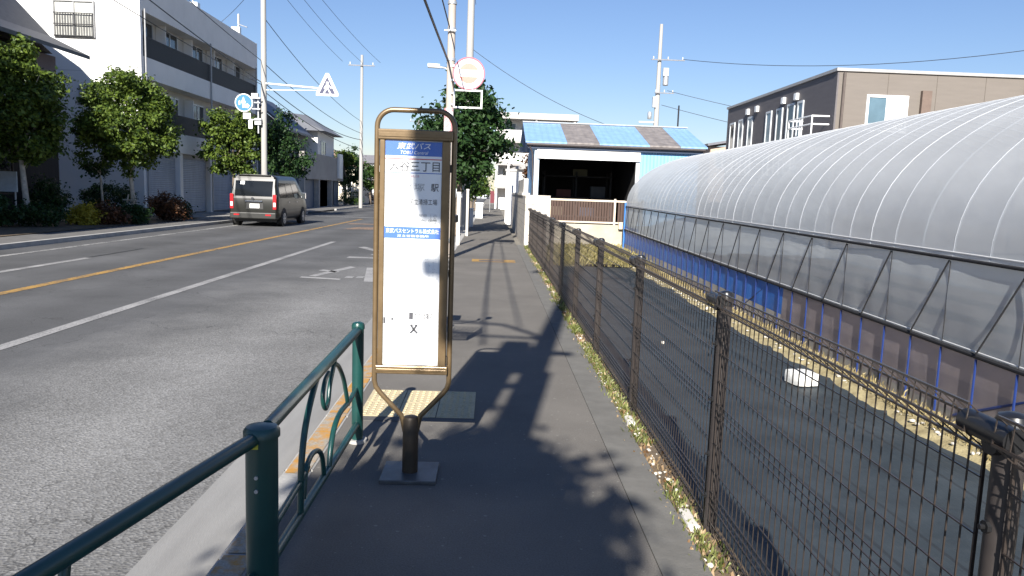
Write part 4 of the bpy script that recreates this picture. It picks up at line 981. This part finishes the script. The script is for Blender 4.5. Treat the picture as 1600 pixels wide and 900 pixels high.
cable((13.3,59.8,9.8), (40,50,5.5), .018, 'upper of the two lower wires sloping behind the brown building', .8)
cable((12.9,59.8,8.7), (40,50,4.0), .018, 'lower of the two lower wires sloping behind the brown building', .8)
cable((-17,47,10.6), (-11.1,37,11.0), .012, 'roof wire between the white flats and the pole beside the van', .2)

# signs on the left pole
bsn = thing('blue_round_sign', (-11.75, 36.6, 4.5), 'round blue road sign with white figures left of the concrete pole', 'road sign')
c0 = (-11.8, 36.55, 5.28)
MB().disc(c0, .42, 'y', .02, 40).build('plate', white, bsn); MB().disc((c0[0],c0[1]-.004,c0[2]), .375, 'y', .004, 40).build('blue_face', mat('sign_blue', (.03,.17,.62), .4), bsn)
b = MB(); yv = c0[1]-.008
def sq(pl): b.prism([(c0[0]+p, c0[2]+q) for p, q in pl], 'y', yv, yv+.003)
sq([(-.07,-.22),(.03,-.22),(.03,-.02),(.10,-.02),(-.02,.28),(-.14,-.02),(-.07,-.02)]); sq([(.05,-.22),(.2,-.24),(.27,-.12),(.17,-.03),(.07,-.08)]); sq([(-.24,-.1),(-.17,-.1),(-.17,.1),(-.24,.08)])
b.build('white_symbol', white, bsn)
b = MB(); b.box(c0[0]+.1,-11.05,36.6,36.64,5.5,5.56); b.box(c0[0]+.1,-11.05,36.6,36.64,5.0,5.05); b.build('bracket', steel, bsn)
sp2 = thing('small_white_plates', (-11.6, 36.6, 4.1), 'small white plates below the round blue sign', 'sign')
MB().box(-11.85,-11.5,36.58,36.6,4.55,4.82).build('plate', white, sp2); MB().box(-11.6,-11.42,36.58,36.6,4.1,4.5).build('plate', white, sp2); MB().box(-11.55,-11.05,36.61,36.64,4.5,4.55).build('bracket', steel, sp2)
ps = thing('crossing_sign', (-8.0, 36.9, 5.9), 'triangular pedestrian crossing sign at the end of a long white arm', 'road sign')
b = MB(); b.tube([(-10.9,36.95,6.25),(-8.0,36.95,6.1)], .045, 10); b.tube([(-10.9,36.95,5.95),(-8.1,36.95,6.03)], .018, 8); b.build('arm', white, ps, smooth=True)
cx, cz_ = -7.98, 6.12
b = MB(); b.prism([(cx-.52,cz_-.35),(cx+.52,cz_-.35),(cx+.52,cz_-.22),(cx+.07,cz_+.70),(cx-.07,cz_+.70),(cx-.52,cz_-.22)], 'y', 36.84, 36.88); b.build('plate', white, ps)
b = MB(); b.prism([(cx-.38,cz_-.25),(cx+.38,cz_-.25),(cx,cz_+.55)], 'y', 36.834, 36.838); b.build('dark_face', mat('sign_navy', (.03,.035,.09), .4), ps)
b = MB()
for pl in ([(-.05,.22),(.06,.22),(.06,.32),(-.05,.32)], [(-.07,.0),(.07,.0),(.08,.2),(-.06,.2)], [(-.2,-.22),(-.12,-.22),(.0,.0),(-.07,.02)], [(.0,.02),(.07,.0),(.2,-.22),(.12,-.22)], [(-.16,.02),(-.13,-.02),(-.04,.13),(-.06,.19)], [(.06,.19),(.07,.13),(.19,.0),(.21,.05)]):
    b.prism([(cx+p, cz_-.02+q) for p, q in pl], 'y', 36.828, 36.832)
b.build('walking_figure', white, ps)

# ------------------------------------------------------------------ trees and shrubs
def crown_mb(c, rad, nclump, cr, nleaf, ls, seed, shell=.55, lump=.25):
    rnd = random.Random(seed); V = []; F = []
    for _ in range(nclump):
        while True:
            d = Vector((rnd.gauss(0,1), rnd.gauss(0,1), rnd.gauss(0,1)))
            if d.length > .01: break
        d.normalize(); k_ = shell+(1-shell)*rnd.random()**.7
        k_ *= 1+lump*noise.noise(d*2.2+Vector((seed,0,0)))*2
        cc = Vector((c[0]+d.x*rad[0]*k_, c[1]+d.y*rad[1]*k_, c[2]+d.z*rad[2]*k_)); r = cr*rnd.uniform(.6,1.25)
        for _ in range(nleaf):
            o = Vector((rnd.gauss(0,.5), rnd.gauss(0,.5), rnd.gauss(0,.38)))*r; p = cc+o
            n = (o.normalized()*.6 + Vector((rnd.gauss(0,.6),rnd.gauss(0,.6),rnd.gauss(.5,.6)))).normalized()
            u = n.orthogonal().normalized(); u.rotate(Matrix.Rotation(rnd.uniform(0,6.28),3,n)); v = n.cross(u)
            s_ = ls*rnd.uniform(.6,1.3); q = len(V)
            V += [p-u*s_*.5-v*s_*.12, p-v*s_*.34, p+u*s_*.6+n*s_*.1, p+v*s_*.34]; F.append((q,q+1,q+2,q+3))
    return MB().add(V, F)
def tree(name, label, x, y, z0, trunk_h, r, c, rad, nclump, cr, nleaf, ls, lm, bm_, seed, cat='tree', group=None, shell=.5):
    t = thing(name, (x, y, z0), label, cat, group); rnd = random.Random(seed)
    b = MB(); top = Vector((c[0], c[1], c[2]-rad[2]*.1))
    b.tube([(x,y,z0-.05),(x+(top.x-x)*.2+rnd.uniform(-.04,.04),y,z0+trunk_h*.5),(x+(top.x-x)*.5,y,z0+trunk_h),tuple(top)], [r*1.25,r,r*.85,r*.35], 10)
    for i in range(9):
        a = i*2.4+rnd.random(); st = Vector((x+(top.x-x)*.5,y,z0+trunk_h)).lerp(top, rnd.uniform(0,.7)); e = Vector((c[0]+math.cos(a)*rad[0]*.75, c[1]+math.sin(a)*rad[1]*.75, c[2]+rad[2]*rnd.uniform(-.5,.6)))
        b.tube([st, st.lerp(e,.5)+Vector((0,0,.1)), e], [r*.45,r*.28,r*.08], 6)
    b.build('trunk', bm_, t, smooth=True)
    crown_mb(c, rad, nclump, cr, nleaf, ls, seed, shell).build('crown', lm, t)
    return t
SG = 'street trees on the far side of the road'
tree('street_tree', 'bushy street tree at the left edge, its lower crown in shade', -14.4, 24.0, 0, 1.7, .09, (-14.7,24.0,3.6), (1.38,1.3,1.9), 240, .27, 110, .12, leafA, bark_pale, 1, group=SG)
tree('street_tree', 'rounded bright green street tree before the white flats end wall', -12.85, 27.5, 0, 1.7, .075, (-12.95,27.5,3.55), (1.55,1.45,1.7), 260, .27, 110, .12, leafA, bark_pale, 2, group=SG)
tree('street_tree', 'slim young tree with a pale stem left of the rounded street tree', -13.9, 27.6, 0, 1.5, .04, (-14.1,27.6,2.0), (.3,.3,.35), 8, .35, 70, .12, leafB, bark_pale, 3, group=SG)
tree('street_tree', 'bright green tree right behind the dark van roof', -13.0, 38.6, 0, 1.6, .08, (-13.0,38.6,3.55), (1.35,1.3,1.65), 130, .36, 90, .15, leafA, bark, 4, group=SG)
tree('street_tree', 'darker tree just right of the pole with the blue sign', -11.2, 39.5, 0, 1.5, .08, (-10.8,39.5,3.2), (1.1,1.2,1.7), 70, .45, 90, .15, leafB, bark, 5, group=SG)
tree('street_tree', 'dark round topped tree in the distance before the grey garage', -13.2, 68.5, 0, 1.6, .13, (-13.2,68.5,3.2), (1.6,1.5,1.7), 70, .5, 60, .22, leafB, bark, 6, group=SG)
tree('street_tree', 'small tree beside the distant dark round topped tree', -11.2, 70, 0, 1.3, .1, (-11.2,70,2.5), (1.1,1.1,1.2), 45, .4, 50, .2, leafC, bark, 7, group=SG)
tree('roof_shrub', 'light green leafy shrub above the grey garage wall', -12.9, 67, 2.5, .6, .06, (-13.0,67,4.0), (.9,.8,.7), 40, .3, 50, .16, leafA, bark, 8, cat='shrub')
NG = 'street trees on the near kerb'
tree('street_tree', 'large dark green kerbside tree directly behind the bus stop stand', -1.25, 27.0, 0, 1.8, .1, (-1.1,27,3.65), (1.35,1.3,1.75), 110, .45, 90, .17, leafB, bark, 12, group=NG)
tree('street_tree', 'small kerbside tree beyond the large dark green one', -1.3, 46, 0, 1.2, .1, (-1.2,46,2.3), (1.1,1.2,1.2), 60, .4, 60, .19, leafC, bark, 13, group=NG)
tree('street_tree', 'yellowish farthest kerbside tree down the pavement', -1.5, 64, 0, 1.2, .1, (-1.3,64,2.1), (1.2,1.2,1.0), 50, .4, 50, .2, leafA, bark, 14, group=NG)
tree('street_tree', 'kerbside tree beside the viewpoint that shades the pavement foreground', -1.02, -4.0, 0, 2.0, .1, (-1.27,-3.95,3.5), (.88,.95,1.25), 260, .32, 120, .13, leafC, bark, 15, group=NG, shell=.15)
tree('garden_tree', 'olive brown shrub tree hanging over the block wall', 1.9, 34, 0, 1.6, .06, (1.75,34,2.6), (.45,.6,.6), 26, .25, 50, .12, leafR, bark, 16)
tree('garden_tree', 'tree on the far right of the distant pavement', 1.2, 88, 0, 1.5, .1, (1.2,88,3.0), (1.0,1.3,1.6), 50, .45, 50, .24, leafC, bark, 17)
def shrub(name, label, x, y, z, rad, lm, seed, n=36, group='shrubs along the far kerb'):
    s_ = thing(name, (x,y,z), label, 'shrub', group)
    b = MB(); rnd = random.Random(seed)
    for i in range(6): a = i*1.05; b.tube([(x,y,z-.02),(x+math.cos(a)*rad[0]*.4,y+math.sin(a)*rad[1]*.4,z+rad[2]*1.1)], [.02,.006], 5)
    b.build('stems', bark, s_)
    crown_mb((x,y,z+rad[2]), rad, n, .26, 60, .09, seed, .3).build('foliage', lm, s_)
shrub('shrub', 'yellow flowering shrub in the far kerb planting', -13.35, 25.2, 0, (.45,.4,.32), leafY, 21)
shrub('shrub', 'dark shrub at the left edge under the shaded street tree', -14.8, 22.8, 0, (.8,.6,.45), leafB, 22, 50)
shrub('shrub', 'dark shrub between the left edge tree and the yellow one', -13.9, 23.6, 0, (.6,.5,.35), leafB, 23)
shrub('shrub', 'brownish shrub between the yellow shrub and the slim young tree', -13.0, 25.9, 0, (.6,.4,.35), leafR, 24)
shrub('shrub', 'low green shrub at the foot of the rounded street tree', -12.6, 26.9, 0, (.55,.4,.3), leafB, 25)
shrub('shrub', 'rust coloured rounded shrub right of the rounded street tree', -12.7, 29.9, 0, (.85,.6,.5), leafR, 26, 60)
shrub('shrub', 'dark green shrub at the kerb between rusty shrub and van', -13.1, 32.0, 0, (.6,.5,.4), leafB, 27)
shrub('shrub', 'tall dark bush against the timber house wall', -15.3, 26.6, 0, (.6,.7,.75), leafB, 28, 70, 'bushes by the timber house')
shrub('shrub', 'dark bush behind the slim young tree, under the porch', -15.1, 30.2, 0, (1.0,.8,.7), leafB, 29, 70, 'bushes by the timber house')
shrub('shrub', 'low bush beneath the distant dark round topped tree', -12.4, 66.5, 0, (1.2,.8,.6), leafC, 30, 60, 'far roadside bushes')
shrub('shrub', 'reddish bush near the far crossing', -10.9, 74, 0, (1.2,.9,.7), leafR, 31, 60, 'far roadside bushes')
# stake frames and small signs at the far kerb
st = thing('tree_stakes', (-12.7, 27.3, 0), 'pale wooden stakes tied around the rounded tree trunk', 'tree stakes')
for dx in (-.3,.35): b = MB(); b.tube([(-12.85+dx,27.35,-.02),(-12.85+dx*.3,27.4,1.0)], .028, 8); b.build('stake', bark_pale, st)
b = MB(); b.tube([(-13.1,27.3,.8),(-12.6,27.3,.8)], .02, 6); b.build('crossbar', bark_pale, st)
ws = thing('white_board', (-9.9, 40, 0), 'white upright board standing just in front of the dark van', 'board')
MB().box(-10.25,-9.85,39.4,39.46,.0,1.15).build('panel', white, ws); MB().box(-10.3,-9.8,39.3,39.55,-.05,.02).build('foot', conc, ws)
nbn = thing('left_notice_board', (-15.3, 23.5, 0), 'pale notice board half hidden under the left edge tree', 'notice board')
MB().box(-16.0,-15.3,24.9,24.95,1.0,1.65).build('panel', mat('pale_blue_board', (.55,.62,.7), .5), nbn); b = MB(); b.tube([(-15.9,24.97,0),(-15.9,24.97,1.6)], .03, 8); b.tube([(-15.4,24.97,0),(-15.4,24.97,1.6)], .03, 8); b.build('legs', steel, nbn)
# posts and people-height things far down the pavement
def wpost(x, y, h, wd, m_, label, cat='post', nm='white_post'):
    t = thing(nm, (x,y,0), label, cat); MB().box(x-wd/2, x+wd/2, y-wd/2, y+wd/2, 0, h-.05).build('shaft', m_, t, bevel=.005); MB().box(x-wd*.6, x+wd*.6, y-wd*.6, y+wd*.6, h-.05, h).build('cap', m_, t, bevel=.005)
wpost(-.95, 21.5, 1.5, .10, conc_w, 'white square post on the kerb left of the distant pavement')
wpost(-.85, 26.0, 1.6, .08, conc_w, 'cream slim post on the kerb beyond the white square post')
wpost(-1.0, 33.0, .8, .35, wf2, 'short white kerbside utility cabinet far down the pavement', 'cabinet', 'utility_cabinet')
wpost(-.75, 44.0, .9, .4, white, 'small white cabinet at the far end of the kerb', 'cabinet', 'utility_cabinet')
wpost(.72, 37.0, 2.9, .09, white, 'tall thin white post at the right side of the distant pavement')
fl = thing('banner_flag', (-.2, 58, 0), 'dark red banner on a thin pole far down the pavement', 'banner')
b = MB(); b.tube([(-.2,58,0),(-.2,58,2.2)], .02, 8); b.build('pole', steel, fl); MB().box(-.2,.12,57.99,58.01,.7,1.6).build('cloth', mat('dark_red_cloth', (.14,.03,.04), .8), fl)

# ------------------------------------------------------------------ bicycle behind the stand
by = thing('bicycle', (-.62, 7.4, 0), 'black bicycle with wire basket parked behind the bus stop stand', 'bicycle')
bxr = -.66
def wheel(y):
    w_ = MB(); n = 28
    w_.tube([(bxr, y+.33*math.cos(2*math.pi*i/n), .33+.33*math.sin(2*math.pi*i/n)) for i in range(n+1)], .02, 8, False); o = w_.build('wheel', rubber, by, smooth=True)
    s_ = MB()
    for i in range(16): a = math.pi*i/8; s_.tube([(bxr,y,.33),(bxr,y+.31*math.cos(a),.33+.31*math.sin(a))], .002, 4)
    s_.tube([(bxr-.04,y,.33),(bxr+.04,y,.33)], .02, 8); s_.build('spokes', steel, o)
wheel(6.75); wheel(7.85)
b = MB(); fr_ = [((6.75,.33),(6.93,.95)),((6.92,.72),(7.38,.30)),((7.38,.30),(7.52,.82)),((6.92,.8),(7.48,.62)),((7.38,.3),(7.85,.33)),((7.5,.7),(7.85,.33))]
for (a, c), (d, e) in fr_: b.tube([(bxr,a,c),(bxr,d,e)], .016, 8)
b.build('frame', black, by, smooth=True)
b = MB(); b.tube([(bxr+.26,7.2,1.05),(bxr+.24,7.05,1.07),(bxr+.08,6.93,1.0),(bxr-.08,6.93,1.0),(bxr-.24,7.05,1.07),(bxr-.26,7.2,1.05)], .012, 8); b.tube([(bxr+.27,7.0,1.05),(bxr+.32,6.9,1.25)], .008, 6); hb = b.build('handlebar', steel, by, smooth=True)
for sg_ in (-1,1): MB().tube([(bxr+sg_*.26,7.2,1.05),(bxr+sg_*.25,7.09,1.066)], .018, 10).build('grip', black, hb)
MB().tube([(bxr+.32,6.89,1.25),(bxr+.32,6.88,1.31)], .035, 10).build('mirror', black, hb)
b = MB(); V0 = (bxr, 6.62); cxb = bxr+.13
for k_ in range(9):       # tapered wire basket
    u = k_/8; z = .66+.30*u; hw = .13+.07*u; hd = .1+.06*u
    b.tube([(cxb-hw,6.62-hd,z),(cxb+hw,6.62-hd,z),(cxb+hw,6.62+hd,z),(cxb-hw,6.62+hd,z),(cxb-hw,6.62-hd,z)], .0045, 4)
for i in range(9):
    u = -1+2*i/8; b.tube([(cxb+u*.13,6.52,.66),(cxb+u*.2,6.46,.96)], .004, 4); b.tube([(cxb+u*.13,6.72,.66),(cxb+u*.2,6.78,.96)], .004, 4)
    b.tube([(cxb-.13,6.62+u*.1,.66),(cxb-.2,6.62+u*.16,.96)], .004, 4); b.tube([(cxb+.13,6.62+u*.1,.66),(cxb+.2,6.62+u*.16,.96)], .004, 4)
for i in range(6): b.tube([(cxb-.13,6.52+i*.04,.66),(cxb+.13,6.52+i*.04,.66)], .004, 4)
b.build('basket', black, by)
b = MB(); b.prism([(7.38,.86),(7.42,.90),(7.66,.92),(7.68,.86),(7.5,.83)], 'x', bxr-.08, bxr+.08); b.build('saddle', black, by, bevel=.02)
b = MB(); b.tube([(bxr+.03,7.6,.02),(bxr+.1,7.85,.02),(bxr+.04,7.85,.33)], .008, 6); b.build('stand', steel, by)

# ------------------------------------------------------------------ van
vx, vy = -9.02, 28.9
vn = thing('van', (vx, vy+2.3, RZ), 'dark olive grey van seen from behind, tail lights red, on the far lane', 'van')
L = 4.6
def yr(z): return .0 if z < .95 else .02+.26*((z-.95)/1.0)**1.3
def yf(z): return L-.02 if z < .85 else L-.05-.35*(z-.85)/.25 if z < 1.1 else L-.40-(z-1.1)*1.25
def hw(z): return .86 if z < .35 else .93 if z < 1.0 else .93-.15*((z-1.0)/.9)**1.2
ZS = [.28,.40,.55,.75,.95,1.05,1.2,1.4,1.6,1.74,1.86,1.93,1.96]
def roofx(z): return 1 if z <= 1.74 else {1.86:.965,1.93:.86,1.96:.6}[z]
def vp(s_, z, side, off=0):
    e = min(s_, 1-s_); rnd_ = 1-.10*max(0, 1-e/.045)**2
    y = yr(z)*(1-s_)+yf(z)*s_; top = 1-.0*s_
    return (vx+side*((hw(min(z,1.74))*roofx(z))*rnd_+off), vy+y, RZ+z)
SS = [0,.008,.02,.045,.12,.25,.4,.55,.7,.85,.955,.98,.992,1]
V = []; F = []; nz = len(ZS)
for s_ in SS:
    for z in ZS: V.append(vp(s_, z, -1))
    for z in ZS[::-1]: V.append(vp(s_, z, 1))
m2 = 2*nz
for j in range(len(SS)-1):
    for i in range(m2): a = j*m2+i; c = j*m2+(i+1)%m2; F.append((a, c, c+m2, a+m2))
for j in (0, len(SS)-1):
    for i in range(nz-1): a = j*m2+i; F.append((a, a+1, j*m2+m2-2-i, j*m2+m2-1-i))
vpaint = mat('van_paint', (.016,.016,.0135), .28, .06, 3, metal=.1, spec=.45)
body = MB().add(V, F).build('body', vpaint, vn, smooth=True)
tint = mat('van_glass', (.008,.01,.012), .08, .1, 2, spec=.35)
def side_patch(name, sa, sb, za, zb, m_, side, off=.008, par=vn, slope=0):
    V = []; F = []; n = 8; k = 5
    for i in range(n+1):
        for j in range(k+1):
            s_ = sa+(sb-sa)*i/n; z = za+(zb-za)*j/k
            z2 = min(z, 1.739); V.append(vp(s_ , z2, side, off))
    for i in range(n):
        for j in range(k): a = i*(k+1)+j; F.append((a,a+1,a+k+2,a+k+1))
    return MB().add(V, F).build(name, m_, par, smooth=True)
for sd_ in (-1, 1):
    for sa, sb in ((.06,.30),(.315,.56),(.575,.80)): side_patch('side_window', sa, sb, 1.1, 1.66, tint, sd_)
    for sa in (.307,.567,.81): side_patch('door_seam', sa, sa+.003, .45, 1.08, black, sd_, .004)
    side_patch('side_moulding', .05, .93, .60, .66, black, sd_, .012)
    for zc, s_ in ((.93,.33),(.93,.6)): side_patch('door_handle', s_, s_+.035, zc-.02, zc+.02, steel, sd_, .025)
    b = MB(); mx = vx+sd_*1.0; my = vy+3.35; b.prism([(my-.06,RZ+1.05),(my+.08,RZ+1.05),(my+.05,RZ+1.3),(my-.06,RZ+1.3)], 'x', min(mx,mx+sd_*.15), max(mx,mx+sd_*.15)); b.tube([(vx+sd_*.9,my,RZ+1.12),(mx,my,RZ+1.12)], .02, 6); b.build('wing_mirror', mat('chrome', (.7,.7,.7), .15, .05, 3, metal=1), vn, bevel=.02)
    for yw in (.82, 3.72):
        a = MB(); a.disc((vx+(.935 if sd_>0 else -.945), vy+yw, RZ+.33), .385, 'x', .01, 28); a.build('wheel_arch', rubber, vn)
        w_ = MB(); w_.tube([(vx+sd_*.72,vy+yw,RZ+.315),(vx+sd_*.74,vy+yw,RZ+.315),(vx+sd_*.93,vy+yw,RZ+.315),(vx+sd_*.955,vy+yw,RZ+.315)], [.29,.315,.315,.28], 28); wh = w_.build('wheel', rubber, vn, smooth=True)
        r2 = MB(); xr0 = vx+sd_*.956
        r2.disc((min(xr0,xr0+sd_*.006), vy+yw, RZ+.315), .06, 'x', .006, 12)
        r2.ring((min(xr0,xr0+sd_*.006), vy+yw, RZ+.315), .17, .2, 'x', .006, 24)
        for i in range(6):
            a_ = i*math.pi/3; dy_, dz_ = math.cos(a_), math.sin(a_); px_, pz_ = -dz_*.025, dy_*.025
            r2.prism([(vy+yw+dy_*.05+px_, RZ+.315+dz_*.05+pz_),(vy+yw+dy_*.18+px_, RZ+.315+dz_*.18+pz_),(vy+yw+dy_*.18-px_, RZ+.315+dz_*.18-pz_),(vy+yw+dy_*.05-px_, RZ+.315+dz_*.05-pz_)], 'x', min(xr0,xr0+sd_*.005), max(xr0,xr0+sd_*.005))
        r2.build('rim', steel, wh)
def rear_patch(name, x0, x1, z0, z1, m_, off=.008, th=.0, par=vn):
    V = []; F = []; n = 6; k = 6
    for i in range(n+1):
        for j in range(k+1):
            z = z0+(z1-z0)*j/k; V.append((vx+x0+(x1-x0)*i/n, vy+yr(z)-off, RZ+z))
    for i in range(n):
        for j in range(k): a = i*(k+1)+j; F.append((a,a+k+1,a+k+2,a+1))
    return MB().add(V, F).build(name, m_, par, smooth=True)
rg = rear_patch('rear_window', -.70, .70, 1.14, 1.72, tint)
rear_patch('window_surround', -.765, .765, 1.05, 1.80, black, .004)
rear_patch('tailgate_seam', -.72, .72, .535, .548, black, .004)
rear_patch('handle_trim', -.30, .34, .93, .985, mat('chrome', (.7,.7,.7)), .03)
pe = rear_patch('number_plate', -.12, .24, .70, .86, white, .03)
rear_patch('plate_recess', -.26, .38, .66, .90, mat('van_dark_trim', (.03,.03,.03), .5), .012)
b = MB(); b.disc((vx-.02, vy-.02, RZ+1.05), .055, 'y', .015, 20); b.build('badge', mat('chrome', (.7,.7,.7)), vn)
redl = mat('tail_light_red', (.45,.015,.02), .2, .1, 5, spec=.8); clr = mat('tail_light_clear', (.75,.7,.7), .2, .05, 5)
for sd_ in (-1, 1):
    x0, x1 = sorted((sd_*.735, sd_*.865)); b = MB()
    b.prism([(vy-.02,RZ+.66),(vy-.012,RZ+1.22),(vy+.2,RZ+1.2),(vy+.2,RZ+.66)], 'x', vx+x0, vx+x1); tl = b.build('tail_light', redl, vn, bevel=.015)
    MB().box(vx+x0+.02, vx+x1-.02, vy-.028, vy-.014, RZ+.76, RZ+.92).build('reversing_light', clr, tl, bevel=.005)
MB().box(vx-.86, vx+.86, vy-.06, vy+.12, RZ+.30, RZ+.53).build('rear_bumper', mat('bumper_dark', (.025,.025,.023), .4), vn, bevel=.03)
b = MB()
for x in (-.62,.56): b.box(vx+x-.09, vx+x+.12, vy-.068, vy-.055, RZ+.42, RZ+.47)
b.build('bumper_reflector', redl, vn)
MB().box(vx-.60, vx+.60, vy+.20, vy+.36, RZ+1.90, RZ+1.95).build('roof_spoiler', vpaint, vn, bevel=.015)
b = MB(); b.box(vx-.35,vx+.35,vy+.03,vy+.05,RZ+1.03,RZ+1.045); b.build('wiper', black, vn)
MB().box(vx-.8, vx+.8, vy+.3, vy+4.2, RZ+.18, RZ+.32).build('underbody', black, vn)
rear_patch('rear_sticker', -.52, -.36, 1.58, 1.70, white, .014, par=vn)
# small red car far down the road
cr_ = thing('red_car', (-8.9, 86, 0), 'tiny dark red car far down the road beside the stand frame', 'car')
cp = mat('red_paint', (.25,.05,.04), .3, .05, 3, spec=.7)
b = MB(); b.prism([(84,.2),(88,.2),(88,.75),(87,.9),(86.3,1.35),(84.6,1.38),(84.05,.95),(84,.8)], 'x', -9.7, -8.1); b.build('body', cp, cr_, bevel=.08)
MB().box(-9.5,-8.3,83.97,84.3,.98,1.3).build('rear_window', tint, cr_)
for x in (-9.6,-8.35):
    for yw in (84.8,87.1): b = MB(); b.disc((x,yw,.22),.3,'x',.15,20); b.build('wheel', rubber, cr_)
